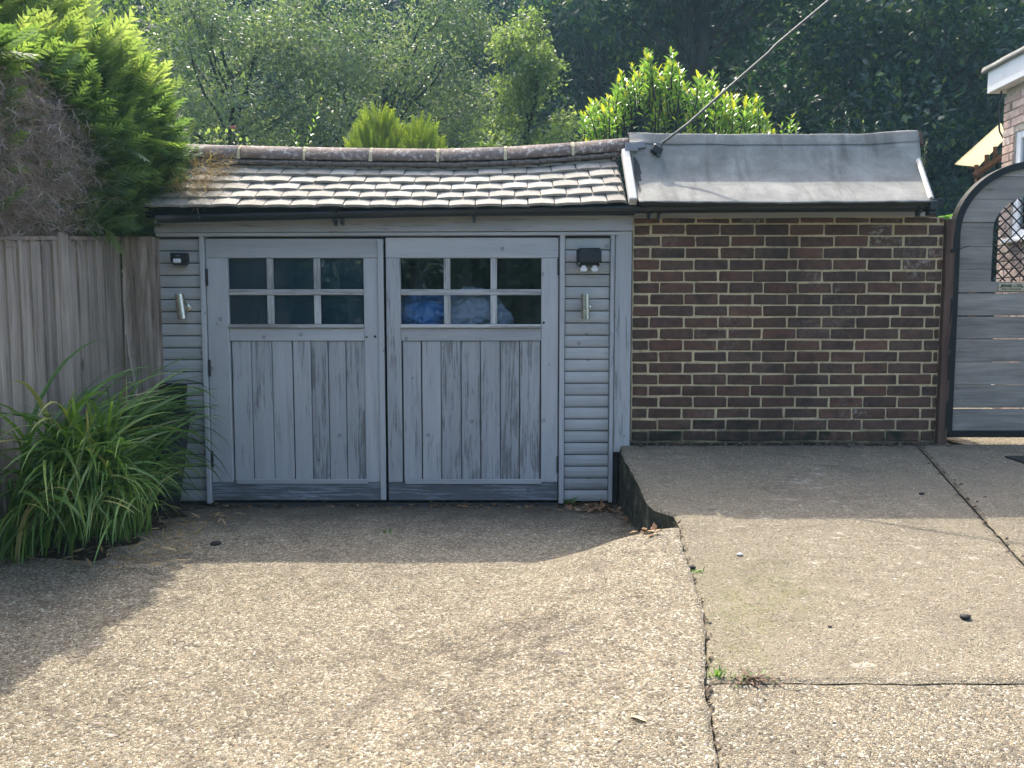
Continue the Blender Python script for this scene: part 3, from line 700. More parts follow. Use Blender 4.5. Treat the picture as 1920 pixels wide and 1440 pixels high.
crumple('plastic_bag', 'crumpled blue plastic bag behind the lower left pane of the right door', 'bag', (X(795), 5.17, shz + .0), (.15, .11, .125), bluebag, 2)
crumple('garment', 'pale lavender garment heaped behind the lower middle pane of the right door', 'clothes', (X(886), 5.16, shz), (.19, .12, .135), cloth, 5, .2, 6)
crumple('garment', 'pale sleeve of clothing drooping behind the lower right pane of the right door', 'clothes', (X(936), 5.12, shz), (.075, .08, .07), cloth, 8, .3, 6)
crumple('garment', 'dark maroon clothing wedged between the blue bag and the pale garment', 'clothes', (X(838), 5.28, shz), (.09, .1, .11), dark, 9)
fc = thing('folded_cloth', 'white folded cloth in front of the blue bag behind the window', 'cloth', (X(782), 5.12, shz))
for i in range(3):
    v, f = cbox((.115 - .012 * i, .07, .013), .005); obj('fold', mesh(v, f, 'fold'), white, fc, (X(783) + .004 * i, 5.135, shz + .008 + .0135 * i), (0, R(2 * i - 2), R(3 * i)))

# ------------------------------------------------------------------ the brick part with the felt roof
out = thing('brick_outbuilding', 'dark brown brick outbuilding with a curved grey felt roof beside the garage', 'outbuilding', (2, 5, .38))
bx0, bx1 = X(1183), X(1760)
zt, zb = Z(407), slab_z(5) - .12
beam('mortar', (bx0 + .002, 5.0025, zb), (bx1 - .004, 5.10, zt), MORTAR, out, 0)
for lo, hi in (((bx0 + .01, 5.10, zb), (bx0 + .11, 7.6, zt + .05)), ((bx1 - .11, 5.10, zb), (bx1 - .004, 7.6, zt + .05)), ((bx0 + .11, 7.5, zb), (bx1 - .11, 7.6, zt + .05))):
    beam('rear_wall', lo, hi, BRICKLIME, out, 0)
beam('flat_roof', (bx0, 5.32, zt + .05), (bx1, 7.65, zt + .1), BITUMEN, out, 0)
CH, LNG = 0.0753, 0.2262
def brick_mesh(w_, h_, seed, mat):
    v, f = cbox((w_, .09, h_), .0065); rr = random.Random(seed)
    v = [(a + rr.uniform(-.0026, .0022), b + rr.uniform(-.0015, .0015), c + rr.uniform(-.0024, .0020)) for a, b, c in v]
    me_ = mesh(v, f, 'brick'); me_.materials.append(mat); return me_
full = {k: [brick_mesh(LNG - .0090, CH - .0088, i, m_) for i in range(14)] for k, m_ in (('n', BRICK), ('m', BRICKMOSS), ('l', BRICKLIME))}
nrow = 21
z0 = Z(828)
for r in range(-1, 20):
    z = z0 + r * CH + CH / 2
    if z - CH / 2 + .02 > zt: break
    x = bx0 + .008 - (0 if r % 2 else .118) + random.uniform(-.004, .004) - .05 * (r % 2)
    while x < bx1 - .02:
        a, b = max(x, bx0 + .004), min(x + LNG, bx1)
        x += LNG
        if b - a < .035: continue
        top = min(z + CH / 2, zt)
        kind = 'm' if r <= 0 or (r == 1 and random.random() < .3) else ('l' if random.random() < (.45 if a > bx1 - .75 else .06) else 'n')
        hh = top - (z - CH / 2)
        if b - a > LNG - .003 and hh > CH - .002: me_ = random.choice(full[kind])
        else: me_ = brick_mesh(b - a - .0105, hh - .0115, r * 31 + int(a * 100), {'n': BRICK, 'm': BRICKMOSS, 'l': BRICKLIME}[kind])
        obj('brick', me_, BRICK, out, ((a + b) / 2 + random.uniform(-.002, .002), 5.042 + random.uniform(-.002, .002), (top + z - CH / 2) / 2 + random.uniform(-.0015, .0015)), (random.uniform(-.006, .006), random.uniform(-.007, .007), random.uniform(-.006, .006)))
beam('wall_plate', (bx0, 4.972, Z(408)), (X(1732), 5.03, Z(399)), PAINT_H, out, .002, (0, R(-.3), 0))
# felt: concave sweep, steep above, easing out to the eaves, with a folded cap along the ridge
fx0, fx1e, fx1r = X(1183), W(1746, 378, 4.76).x, W(1719, 250, 5.2).x
prof = [(4.745, 377.5), (4.756, 375), (4.80, 367.5), (4.90, 351.5), (5.0, 338), (5.05, 325), (5.085, 310), (5.115, 295), (5.14, 281), (5.158, 269)]
prof = [(y, W(960, py, y).z) for y, py in prof]
cap = [(y, W(960, py, y).z) for y, py in ((5.1555, 269.5), (5.157, 268), (5.168, 262), (5.182, 254), (5.188, 251.2), (5.190, 250.7), (5.196, 250.4), (5.235, 250.6), (5.265, 253))]
NXF = 70
def felt_sheet(prof, lift, name, ragged=0):
    v = []
    for j, (y, z) in enumerate(prof):
        u = j / (len(prof) - 1)
        xe = fx1e + (fx1r - fx1e) * min(1, max(0, (y - 4.745) / .42)) ** .8
        for i in range(NXF + 1):
            t = i / NXF; x = fx0 + (xe - fx0) * t
            dz = .010 * sstep((t - .8) / .2) * u + .004 * mnoise.noise((x * 3, y * 6, 1)) + .003 * mnoise.noise((x * 9, y * 13, 6)) - .006 * math.sin(t * 3.1) * (1 - u)
            if y > 5.13: dz += .016 * sstep((t - .78) / .2) + .008 * sstep((.1 - t) / .1) + .004 * mnoise.noise((x * 5, 0, 4)) - .004 * t
            if j == 0: dz += .004 * mnoise.noise((x * 11, 3, 3))
            yy = y - lift + (.05 * sstep((.085 - t) / .085) * u * (1 - u) * 2)
            if ragged and j == 0: dz += .003 * mnoise.noise((x * 16, 5, 2))
            v.append((x, yy, z + dz))
    n = NXF + 1
    f = [(j * n + i, j * n + i + 1, (j + 1) * n + i + 1, (j + 1) * n + i) for j in range(len(prof) - 1) for i in range(NXF)]
    o = obj(name, mesh(v, f, name, True), FELT, out)
    md = o.modifiers.new('thickness', 'SOLIDIFY'); md.thickness = .006; md.offset = -1
    return o
felt_sheet(prof, 0, 'felt_sheet'); felt_sheet(cap, .004, 'felt_cap', 1)
v = [(fx0 + .01, 4.83, W(960, 378, 4.83).z)]
bp = MB(); pts = [(y + .012, z - .006) for y, z in prof] + [(5.25, prof[-1][1] + .03), (5.28, zt + .03), (4.93, zt + .03)]
n = len(pts)
xe = [fx0 + .02] * n; xr_ = [fx1e + (fx1r - fx1e) * min(1, max(0, (y - 4.745) / .42)) ** .8 - .02 for y, z in pts]
bp.add([(x, y, z) for x, (y, z) in zip(xe, pts)] + [(x, y, z) for x, (y, z) in zip(xr_, pts)], [tuple(range(n - 1, -1, -1)), tuple(range(n, 2 * n))] + [(i, (i + 1) % n, n + (i + 1) % n, n + i) for i in range(n)])
obj('roof_deck', bp.me('roof_deck'), DARKROOM, out)
for (a, b, wd, nm, mt) in ((W(1746, 372, 4.77), W(1722, 300, 5.09), .03, 'verge_batten', WHITEWOOD), (W(1725, 272, 5.16), W(1724, 250, 5.2), .035, 'verge_batten', BROWNW)):
    m_ = MB(); m_.tube([a, (a + b) / 2, b], [wd * .55] * 3, 4); obj(nm, m_.me(nm), mt, out)
# lead dressing where felt and ridge tiles meet
m_ = MB()
for (px, py, y_, sx, sz, rt) in ((1184, 276, 5.135, .085, .06, .1), (1200, 272, 5.145, .07, .05, -.1)):
    p = W(px, py, y_); v, f = cbox((sx, .012, sz), .004); m_.add(v, f, 0, Matrix.Translation(p) @ Matrix.Rotation(rt, 4, 'Y') @ Matrix.Rotation(-.35, 4, 'X'))
obj('flashing', m_.me('flashing'), LEAD, out)
beam('eaves_board', (X(1184), 4.905, Z(394)), (X(1742), 4.925, Z(379)), DARKB, out, .003, (0, R(-.45), 0))

# ------------------------------------------------------------------ gutter along both eaves
gA, gB = W(296, 412, 4.86), W(1748, 387, 4.86)
gut = thing('gutter', 'long black plastic gutter under the eaves of garage and outbuilding', 'gutter', gA)
def gz(px): t = (px - 296) / (1748 - 296); return W(px, 412 - 25 * t + 3.5 * math.sin(t * 3.14) * -1, 4.86)
N_ = 24; rr = .033; v = []; 
for i in range(N_ + 1):
    p = gz(296 + (1748 - 296) * i / N_)
    for th in (0, .004):
        for k in range(9):
            t = math.pi * k / 8; v.append((p.x, p.y - (rr - th) * math.cos(t), p.z + .022 - (rr - th) * math.sin(t) * 1.35))
f = []
for i in range(N_):
    a = i * 18; b = a + 18
    for k in range(8): f += [(a + k, a + k + 1, b + k + 1, b + k), (a + 9 + k + 1, a + 9 + k, b + 9 + k, b + 9 + k + 1)]
    f += [(a, b, b + 9, a + 9), (a + 8, a + 17, b + 17, b + 8)]
f += [tuple(range(0, 9)) + tuple(range(17, 8, -1)), tuple(range(N_ * 18, N_ * 18 + 9))]
obj('gutter_channel', mesh(v, f, 'gutter_channel', True), GUTTER, gut)
def clip(px, wd, big):
    p = gz(px); m_ = MB(); r2 = rr + .006; v = []
    for x in (-wd / 2, wd / 2):
        for r_ in (r2, rr + .0005):
            for k in range(9):
                t = math.pi * k / 8; v.append((x, -r_ * math.cos(t), .024 - r_ * math.sin(t) * 1.35))
    f = []
    for k in range(8): f += [(k, k + 1, 18 + k + 1, 18 + k), (k + 1, k, 9 + k, 9 + k + 1), (18 + k, 18 + k + 1, 27 + k + 1, 27 + k)]
    f += [(0, 18, 27, 9), (8, 17, 35, 26)]
    m_.add(v, f)
    if big: m_.box((-wd / 2, -.02, -.042), (wd / 2, .03, -.024), .003)
    m_.box((-.009, .0, -.06), (.009, .035, -.018), .002)
    return m_.me('gutter_bracket')
for px, nm, wd, big in ((628, 'gutter_union', .028, True), (641, 'gutter_union', .024, True), (889, 'gutter_bracket', .018, False), (1217, 'gutter_union', .034, False), (1236, 'gutter_union', .026, False), (1724, 'gutter_bracket', .026, True)):
    obj(nm, clip(px, wd, big), GUTTER, gut, gz(px))
p = gz(1745); m_ = MB(); m_.box((-.03, -.042, -.03), (.022, .04, .034), .006); m_.box((-.026, -.036, -.058), (.016, .02, -.03), .01)
obj('stop_end', m_.me('stop_end'), GUTTER, gut, p)

# ------------------------------------------------------------------ fittings on the garage front
def wall_light(pt, tilt, label):
    t = thing('wall_light', label, 'wall light', (pt.x, 4.985, pt.z), 'steel wall lights beside the garage doors')
    v, f = lathe([(0, 0), (.031, 0), (.031, .006), (.024, .010), (0, .010)], 20)
    obj('back_plate', mesh(v, f, 'back_plate', True), STEEL, t, (pt.x + .016, 4.984, pt.z - .005), (R(90), 0, 0))
    m_ = MB(); m_.box((-.008, -.035, -.012), (.008, 0, .012), .002); obj('arm', m_.me('arm'), STEEL, t, (pt.x + .006, 4.978, pt.z - .005))
    H = .080; r_ = .029
    m_ = MB()
    for pr in ([(r_, -H), (r_, -.0145)], [(r_ - .0014, -.0145), (r_ - .0014, -.0105)], [(r_, -.0105), (r_, H)], [(.0225, -H + .014), (.0225, -H)], [(.0225, H), (.0225, H - .014)], [(.0225, -H), (r_, -H)], [(r_, H), (.0225, H)], [(r_ - .0014, -.0145), (r_, -.0145)], [(r_, -.0105), (r_ - .0014, -.0105)]):
        v, f = lathe(pr, 28); m_.add(v, f)
    obj('body', m_.me('body', True), STEEL, t, (pt.x, 4.932, pt.z), (0, tilt, 0))
    for s in (-1, 1):
        v, f = lathe([(0, s * (H - .011)), (.021, s * (H - .011))], 20); obj('lens', mesh(v, f, 'lens'), GLASS2, t, (pt.x, 4.932, pt.z), (0, tilt, 0))
wall_light(W(340, 575, 4.94), R(-6), 'small steel wall light hanging crooked on the boards left of the doors')
wall_light(W(1097, 575, 4.94), R(-1.2), 'upright steel wall light on the boards below the black socket')
p = W(337, 486, 4.95)
t = thing('motion_sensor', 'small black motion sensor with white lens on the left boards', 'sensor', (p.x, 4.98, p.z))
m_ = MB(); v, f = prism([(-.047, .038), (.047, .038), (.049, -.018), (.032, -.04), (-.03, -.04), (-.046, -.012)], -.045, .02); m_.add(v, f); obj('housing', m_.me('housing'), BLACKP, t, (p.x, 4.962, p.z))
v, f = cbox((.046, .03, .028), .006); obj('lens', mesh(v, f, 'lens'), WHITEP, t, (p.x, 4.91, p.z - .014))
v, f = cbox((.026, .006, .010), .001); obj('badge', mesh(v, f, 'badge'), plain('grey_plastic', (.10, .11, .12), .5), t, (p.x + .002, 4.915, p.z + .020))
p = W(1104, 484, 4.94)
t = thing('outdoor_socket', 'black weatherproof socket box with two pale plugs on the right boards', 'socket', (p.x, 4.98, p.z))
m_ = MB(); v, f = cbox((.158, .085, .112), .014); m_.add(v, f); v, f = cbox((.134, .02, .086), .009); m_.add(v, f, 0, Matrix.Translation((0, -.048, .004)))
obj('housing', m_.me('housing'), BLACKP, t, (p.x, 4.938, p.z + .006))
for s in (-1, 1):
    m_ = MB(); m_.box((-.013, -.016, 0), (.013, .016, .032), .004); v, f = prism([(-.021, .004), (.021, .004), (.021, -.012), (.013, -.019), (-.013, -.019), (-.021, -.012)], -.02, .02); m_.add(v, f)
    obj('plug_cover', m_.me('plug_cover'), WHITEP, t, (p.x + s * .035, 4.925, p.z - .068))
    v, f = lathe([(0, 0), (.006, 0), (.006, .006), (0, .006)], 10); obj('screw', mesh(v, f, 'screw'), STEEL, t, (p.x + s * .068, 4.895, p.z - .040), (R(90), 0, 0))

# overhead cable from the ridge
cpts = [W(1238, 277, 5.125), W(1242, 268, 5.11), W(1290, 232, 5.13), W(1380, 152, 5.12), W(1440, 100, 5.125), W(1455, 84, 5.12), W(1500, 46, 5.09), W(1555, 0, 5.06), Vector((3.2, 4.8, 3.98)), Vector((6.5, 4.1, 6.4))]
t = thing('overhead_cable', 'thick grey cable rising from the felt ridge to the upper right', 'cable', cpts[0])
m_ = MB(); m_.tube(cpts, .0085, 8); obj('wire', m_.me('wire', True), plain('grey_cable', (.09, .095, .085), .55, 0, .2), t)
m_ = MB(); v, f = cbox((.075, .05, .06), .012); m_.add(v, f, 0, Matrix.Translation(W(1231, 281, 5.11)) @ Matrix.Rotation(.5, 4, 'Y')); m_.tube([W(1236, 281, 5.10), W(1234, 294, 5.09)], .012, 6)
obj('cable_anchor', m_.me('cable_anchor'), BLACKP, t)

# ------------------------------------------------------------------ timber, gate, sign
def rough_post(x0, x1, y0, y1, za, zb_, mat, seed, n=16, wob=.006):
    v = []
    for i in range(n + 1):
        z = za + (zb_ - za) * i / n
        for k, (a, b) in enumerate(((x0, y0), ((x0 * 2 + x1) / 3, y0), ((x0 + 2 * x1) / 3, y0), (x1, y0), (x1, y1), (x0, y1))):
            v.append((a + wob * mnoise.noise((z * 4, k * 3 + seed, 1)), b + wob * .7 * mnoise.noise((z * 6, k * 5 + seed, 5)), z))
    f = [(i * 6 + k, i * 6 + (k + 1) % 6, (i + 1) * 6 + (k + 1) % 6, (i + 1) * 6 + k) for i in range(n) for k in range(6)]
    return v, f + [tuple(range(5, -1, -1)), tuple(range(n * 6, n * 6 + 6))]
v, f = rough_post(X(251), X(307), 4.90, 5.0, -.03, Z(447), OLDW, 2)
tag(obj('timber_post', mesh(v, f, 'timber_post'), OLDW), 'broad weathered brown timber standing between fence and garage front', 'timber post')
v, f = rough_post(X(1760), X(1776), 4.97, 5.06, .36, Z(412), BROWNW, 7, 14, .004)
tag(obj('gate_post', mesh(v, f, 'gate_post'), BROWNW), 'thin brown timber post between brick wall and gate', 'post')

gc = X(1928, 600); YG = 5.0
gate = thing('gate', 'arched grey boarded garden gate in a black metal frame', 'gate', (gc, YG, slab_z(5) + .05))
hw = gc - X(1773); zsp, ztop, zbot = Z(440), Z(303), Z(819)
def arch_w(z, ins=0.0):
    a, b = hw - ins, ztop - zsp - ins
    return a if z <= zsp else (a * math.sqrt(max(0, 1 - ((z - zsp) / b) ** 2)))
owid, oz0, ozs, ozt = gc - X(1848), Z(528), Z(432), Z(367)
def open_w(z):
    if z < oz0 or z > ozt: return 0.0
    return owid if z <= ozs else owid * math.sqrt(max(0, 1 - ((z - ozs) / (ozt - ozs)) ** 2))
# frame: square tube swept round the arch
path = [(-hw + .02, zbot + .02)] + [(-hw + .02, zsp * t + (zbot + .02) * (1 - t)) for t in (.25, .5, .75)]
path += [(-(hw - .02) * math.cos(t), zsp + (ztop - .02 - zsp) * math.sin(t)) for t in np.linspace(0, math.pi, 33)]
path += [(hw - .02, zsp * t + (zbot + .02) * (1 - t)) for t in (.75, .5, .25, 0)]
v = []
for i, (x, z) in enumerate(path):
    a, b = path[max(i - 1, 0)], path[min(i + 1, len(path) - 1)]; tx, tz = b[0] - a[0], b[1] - a[1]; L = math.hypot(tx, tz); nx_, nz_ = -tz / L, tx / L
    s = .0245 if z < zsp else .022
    for (o1, y) in ((s, -.03), (-s, -.03), (-s, .03), (s, .03)): v.append((x + nx_ * o1, y, z + nz_ * o1))
f = [(i * 4 + k, i * 4 + (k + 1) % 4, (i + 1) * 4 + (k + 1) % 4, (i + 1) * 4 + k) for i in range(len(path) - 1) for k in range(4)] + [(3, 2, 1, 0), tuple(range(len(v) - 4, len(v)))]
obj('frame', mesh([(a, b, c) for a, b, c in v], f, 'frame'), BLACKM, gate, (gc, YG, 0))
beam('bottom_bar', (gc - hw + .02, YG - .028, zbot), (gc + hw - .02, YG + .028, zbot + .045), BLACKM, gate)
rows_py = [303, 332, 374, 417.5, 463, 505, 548.5, 592, 635, 679, 721, 764.5, 808]
for i, (pa, pb) in enumerate(zip(rows_py, rows_py[1:])):
    za, zc = Z(pb) + .002, Z(pa) - (.007 if pb in (592, 635, 808) else .004 if pb in (463, 679) else .0015)
    zc = min(zc, ztop - .046)
    if zc - za < .01: continue
    n = 12
    zz = [za + (zc - za) * k / n for k in range(n + 1)]
    if any(open_w(z) > 0 for z in zz):
        cuts = sorted(set(zz + [z for z in (oz0, oz0 + 1e-4, ozt - 1e-4) if za < z < zc]))
        for s in (-1, 1):
            outer = [(s * (arch_w(z, .045) + .006), z) for z in cuts]; inner = [(s * max(open_w(z), .001), z) for z in cuts]
            poly = outer + inner[::-1]
            if s > 0: poly = poly[::-1]
            bm = bmesh.new(); vv = [bm.verts.new((x, -.011, z)) for x, z in poly]; fc_ = bm.faces.new(vv)
            ex = bmesh.ops.extrude_face_region(bm, geom=[fc_])
            for q in ex['geom']:
                if isinstance(q, bmesh.types.BMVert): q.co.y += .022
            bmesh.ops.recalc_face_normals(bm, faces=bm.faces[:]); bmesh.ops.triangulate(bm, faces=[q for q in bm.faces if len(q.verts) > 4])
            me_ = bpy.data.meshes.new('board'); bm.to_mesh(me_); bm.free()
            cx, cz = gc + s * .3, (za + zc) / 2
            for q in me_.vertices: q.co.x -= s * .3; q.co.z -= cz
            obj('board', me_, GATEW, gate, (cx, YG, cz))
    else:
        poly = [(-(arch_w(z, .045) + .006), z - (za + zc) / 2) for z in zz] + [(arch_w(z, .045) + .006, z - (za + zc) / 2) for z in zz[::-1]]
        v, f = prism(poly, -.011, .011); obj('board', mesh(v, f, 'board'), GATEW, gate, (gc, YG, (za + zc) / 2), (0, R(random.uniform(-.15, .15)), 0))
# diamond lattice in the opening, bar by bar
sp = .0745; czl = (oz0 + ozt) / 2
for s in (-1, 1):
    for k in range(-9, 10):
        c = k * sp; pts = []
        for j in range(121):
            x = -owid + 2 * owid * j / 120; z = czl + s * x * 1.03 + c
            if oz0 - .004 < z < ozt and abs(x) <= open_w(z) + .003: pts.append((x, z))
        if len(pts) < 3: continue
        (xa, za), (xb, zb2) = pts[0], pts[-1]; m_ = MB()
        m_.tube([(xa, s * .005, za), (xb, s * .005, zb2)], .0044, 6); obj('lattice_bar', m_.me('lattice_bar', True), BLACKM, gate, (gc, YG + .002, 0))
for i in range(1): 
    m_ = MB(); a = W(1787, 470, 4.96); m_.tube([a, W(1800, 467, 4.95), W(1819, 460, 4.955)], [.004, .003, .0015], 6); m_.box(a - Vector((.012, .006, .012)), a + Vector((.012, .012, .012)), .003)
    obj('latch_wire', m_.me('latch_wire'), BLACKM, gate)
def text_mesh(body, size, name, bold=0.0):
    cu = bpy.data.curves.new(name, 'FONT'); cu.body = body; cu.size = size; cu.align_x = 'CENTER'; cu.align_y = 'CENTER'; cu.extrude = .0006; cu.offset = bold
    o = bpy.data.objects.new(name, cu); COL.objects.link(o); dg = bpy.context.evaluated_depsgraph_get(); dg.update()
    me_ = bpy.data.meshes.new_from_object(o.evaluated_get(dg)); bpy.data.objects.remove(o); return me_
sa, sb = W(1874, 531, 4.978), W(1921.5, 545, 4.978)
sgc = (sa + sb) / 2; sw, shh = sb.x - sa.x, sa.z - sb.z
sign = thing('warning_sign', 'small cream warning plate about a dog on the arched gate', 'sign', (sgc.x, 4.985, sgc.z))
v, f = cbox((sw, .003, shh), .001); obj('plate', mesh(v, f, 'plate'), BRASS, sign, (sgc.x, 4.9845, sgc.z))
for body, ht, wd, ox, oz in (('BEWARE', .021, .070, -.033, .0075), ('OF\nTHE', .018, .013, .0175, .0075), ('DOG', .021, .038, .051, .0075), ('ENTER AT YOUR OWN RISK', .0075, .128, 0, -.0135)):
    me_ = text_mesh(body, .03, 'lettering', .0006); q = np.array([v.co[:] for v in me_.vertices]); lo, hi = q.min(0), q.max(0)
    for v in me_.vertices: v.co.x = (v.co.x - (lo[0] + hi[0]) / 2) * wd / (hi[0] - lo[0]); v.co.y = (v.co.y - (lo[1] + hi[1]) / 2) * ht / (hi[1] - lo[1])
    obj('lettering', me_, INK, sign, (sgc.x + ox, 4.9815, sgc.z + oz), (R(90), 0, 0))
for s in (-1, 1):
    v, f = lathe([(0, 0), (.0035, 0), (.003, .002), (0, .0025)], 8); obj('screw', mesh(v, f, 'screw'), RUST, sign, (sgc.x + s * (sw / 2 - .010), 4.983, sgc.z - .001), (R(90), 0, 0))

# ------------------------------------------------------------------ house behind the gate
HX = 4.50; HB = 7.10
house = thing('house', 'pink brick house with white window and fascia behind the gate', 'house', (HX + 1, 6.5, .38))
hz0, hz1 = .34, W(1873, 170, HB).z
wy0, wz0, wz1 = 6.94, W(1900, 445, 6.8).z, W(1900, 240, 6.8).z
hy0 = 5.75
for lo, hi in (((HX + .012, wy0, hz0), (HX + .12, HB - .012, hz1)), ((HX + .012, hy0, hz0), (HX + .12, wy0, wz0)), ((HX + .012, hy0, wz1), (HX + .12, wy0, hz1)), ((HX + .12, HB - .1, hz0), (HX + 3, HB - .012, hz1))):
    beam('wall_core', lo, hi, MORTAR2, house, 0)
def hbrick(lo, hi):
    v, f = cbox(Vector(hi) - Vector(lo), .004); me_ = mesh(v, f, 'brick')
    obj('brick', me_, PINKB, house, (Vector(lo) + Vector(hi)) / 2, (random.uniform(-.006, .006), random.uniform(-.006, .006), random.uniform(-.006, .006)))
r = 0; z = hz0
while z + .065 < hz1:
    y = HB; k = r % 2
    while y > hy0 + .05:
        L = .1025 if k % 2 else .215
        a, b = max(y - L, hy0), y; y -= L + .011; k += 1
        if wz0 - .03 < z + .03 < wz1 + .02 and a < wy0 - .005:
            if b <= wy0 + .03: continue
            a = wy0 + .004
        hbrick((HX, a, z), (HX + .1, b, z + .064))
    z += .075; r += 1
win = bpy.data.objects.new('window', None); link(win, house, (HX, 6.4, wz0))
for lo, hi in (((HX + .02, wy0 - .07, wz0), (HX + .08, wy0 - .003, wz1)), ((HX + .02, 6.0, wz0), (HX + .08, wy0 - .071, wz0 + .07)), ((HX + .02, 6.0, wz1 - .07), (HX + .08, wy0 - .071, wz1)), ((HX + .02, 6.3, wz0 + .071), (HX + .08, 6.36, wz1 - .071)), ((HX + .02, 5.93, wz0), (HX + .08, 5.999, wz1))):
    beam('window_frame', lo, hi, PVC, win, .006)
beam('window_sill', (HX - .06, 5.9, wz0 - .04), (HX + .08, wy0 + .03, wz0 - .002), PVC, win, .006)
beam('pane', (HX + .045, 6.0, wz0 + .07), (HX + .05, wy0 - .07, wz1 - .07), GLASS2, win, 0)
beam('room_lining', (HX + .3, 5.9, wz0 - .1), (HX + .32, wy0 + .1, wz1 + .1), plain('pale_blind', (.35, .42, .45), .9), win, 0)
fz = hz1
beam('fascia', (HX - .10, hy0, fz + .002), (HX - .08, HB + .10, fz + .20), PVC, house, .003)
beam('fascia', (HX - .08, HB + .08, fz + .002), (HX + 3, HB + .10, fz + .20), PVC, house, .003)
beam('soffit', (HX - .079, hy0, fz + .003), (HX + 3, HB + .079, fz + .03), PVC, house, 0)
v, f = [], []
for i in range(26):
    y = hy0 + (HB + .16 - hy0) * i / 25
    for j, (dx, dz) in enumerate(((.5, .30), (.1, .285), (-.06, .275), (-.115, .25), (-.13, .21), (-.115, .195), (-.09, .2))):
        v.append((HX + dx, y, fz + dz + .006 * mnoise.noise((y * 6, j, 0))))
f = [(i * 7 + j, i * 7 + j + 1, (i + 1) * 7 + j + 1, (i + 1) * 7 + j) for i in range(25) for j in range(6)] + [tuple(range(25 * 7, 25 * 7 + 7))]
obj('roof_edge', mesh(v, f, 'roof_edge', True), FELT, house)
beam('roof', (HX + .3, hy0, fz + .24), (HX + 3, HB + .1, fz + .28), BITUMEN, house, 0)
m_ = MB(); m_.tube([(HX - .02, HB + .015, fz), (HX - .035, HB + .02, fz - .2), (HX - .02, HB + .015, fz - .36), (HX + .02, HB + .02, fz - .42)], .008, 6); obj('wall_cable', m_.me('wall_cable'), BLACKP, house)
m_ = MB(); v, f = cbox((.10, .20, .26), .02); m_.add(v, f)
obj('vent_hood', m_.me('vent_hood'), plain('cream_plastic', (.62, .53, .33), .5), house, (HX - .05, 6.50, fz - .12))

lean = thing('lean_to_roof', 'pale open lean-to roof of thin sheet on brown battens at the house corner', 'lean-to', (4.5, 7.6, 2.9))
def LP(px, py, y): return W(px, py, y)
A, B = LP(1792, 309, 7.25), LP(1878, 232, 7.25); C, D = LP(1834, 313, 7.75), LP(1886, 258, 7.75)
def sheet(name, P4, th, mat):
    n = (P4[1] - P4[0]).cross(P4[3] - P4[0]).normalized() * th
    v = [tuple(p) for p in P4] + [tuple(p + n) for p in P4]; f = [(3, 2, 1, 0), (4, 5, 6, 7)] + [(i, (i + 1) % 4, 4 + (i + 1) % 4, 4 + i) for i in range(4)]
    obj(name, mesh(v, f, name), mat, lean)
sheet('roof_sheet', [A, B, D, C], .014, PLY)
for k, (pa, pb, y) in enumerate((((1826, 330), (1882, 292), 7.55), ((1818, 314), (1880, 259), 7.95))):
    a, b = LP(*pa, y), LP(*pb, y); m_ = MB(); m_.tube([a, b], .032, 4); obj('batten', m_.me('batten'), BROWNW, lean)
for px, py0, py1 in ((1831, 309, 328), (1850, 290, 312), (1866, 275, 298)):
    m_ = MB(); m_.tube([LP(px, py0, 7.6), LP(px, py1, 7.6)], .022, 4); obj('strut', m_.me('strut'), BROWNW, lean)
m_ = MB(); m_.tube([LP(1836, 318, 7.6), Vector((LP(1836, 318, 7.6).x, 7.6, .3))], .035, 6); obj('prop', m_.me('prop'), BROWNW, lean)
p = G(1905, 868)
mat_ = thing('door_mat', 'dark rubber mat lying on the concrete in front of the gate', 'mat', (p.x + .25, p.y, slab_z(p.y)))
v = [(p.x + .02, p.y - .09, 0), (p.x + .55, p.y - .10, 0), (p.x + .55, p.y + .07, 0), (p.x - .03, p.y + .06, 0)]
v = [(x, y, slab_z(y) + .013) for x, y, z in v]; v += [(x, y, z + .012) for x, y, z in v]
obj('rubber_sheet', mesh(v, [(3, 2, 1, 0), (4, 5, 6, 7)] + [(i, (i + 1) % 4, 4 + (i + 1) % 4, 4 + i) for i in range(4)], 'rubber_sheet'), BLACKP, mat_)

# ------------------------------------------------------------------ fence on the left
XFN = -2.53
fence = thing('fence', 'weathered closeboard fence along the left side under the conifer hedge', 'fence', (XFN, 4, 0))
def ftop(y): return 1.745 - .115 * (5 - y)
y = 4.93; k = 0
while y > 1.6:
    wd = .102
    if abs(y - wd / 2 - 4.28) < .085 or abs(y - wd / 2 - 2.45) < .085: y -= .04; 
    zt_ = ftop(y) - .02; h = zt_ - (-.2)
    v, f = [(-.006, 0, 0), (.0, .0, 0), (.010, -wd, 0), (-.004, -wd, 0)], None
    tpr = [(0, .0), (.007, 0), (.021, -wd - .012), (0, -wd - .012)]
    v = [(a, b, -h / 2) for a, b in tpr] + [(a, b, h / 2) for a, b in tpr]
    f = [(0, 1, 2, 3), (7, 6, 5, 4), (0, 4, 5, 1), (1, 5, 6, 2), (2, 6, 7, 3), (3, 7, 4, 0)]
    obj('fence_board', mesh(v, f, 'fence_board'), FENCE, fence, (XFN + random.uniform(-.002, .002), y, (zt_ - .2) / 2), (random.uniform(-.006, .006), random.uniform(-.004, .004), random.uniform(-.03, .01)))
    y -= wd - .004; k += 1
for py_ in (4.28, 2.45):
    beam('fence_post', (XFN - .06, py_ - .045, -.3), (XFN + .027, py_ + .045, ftop(py_) + .03), FENCE, fence, .005)
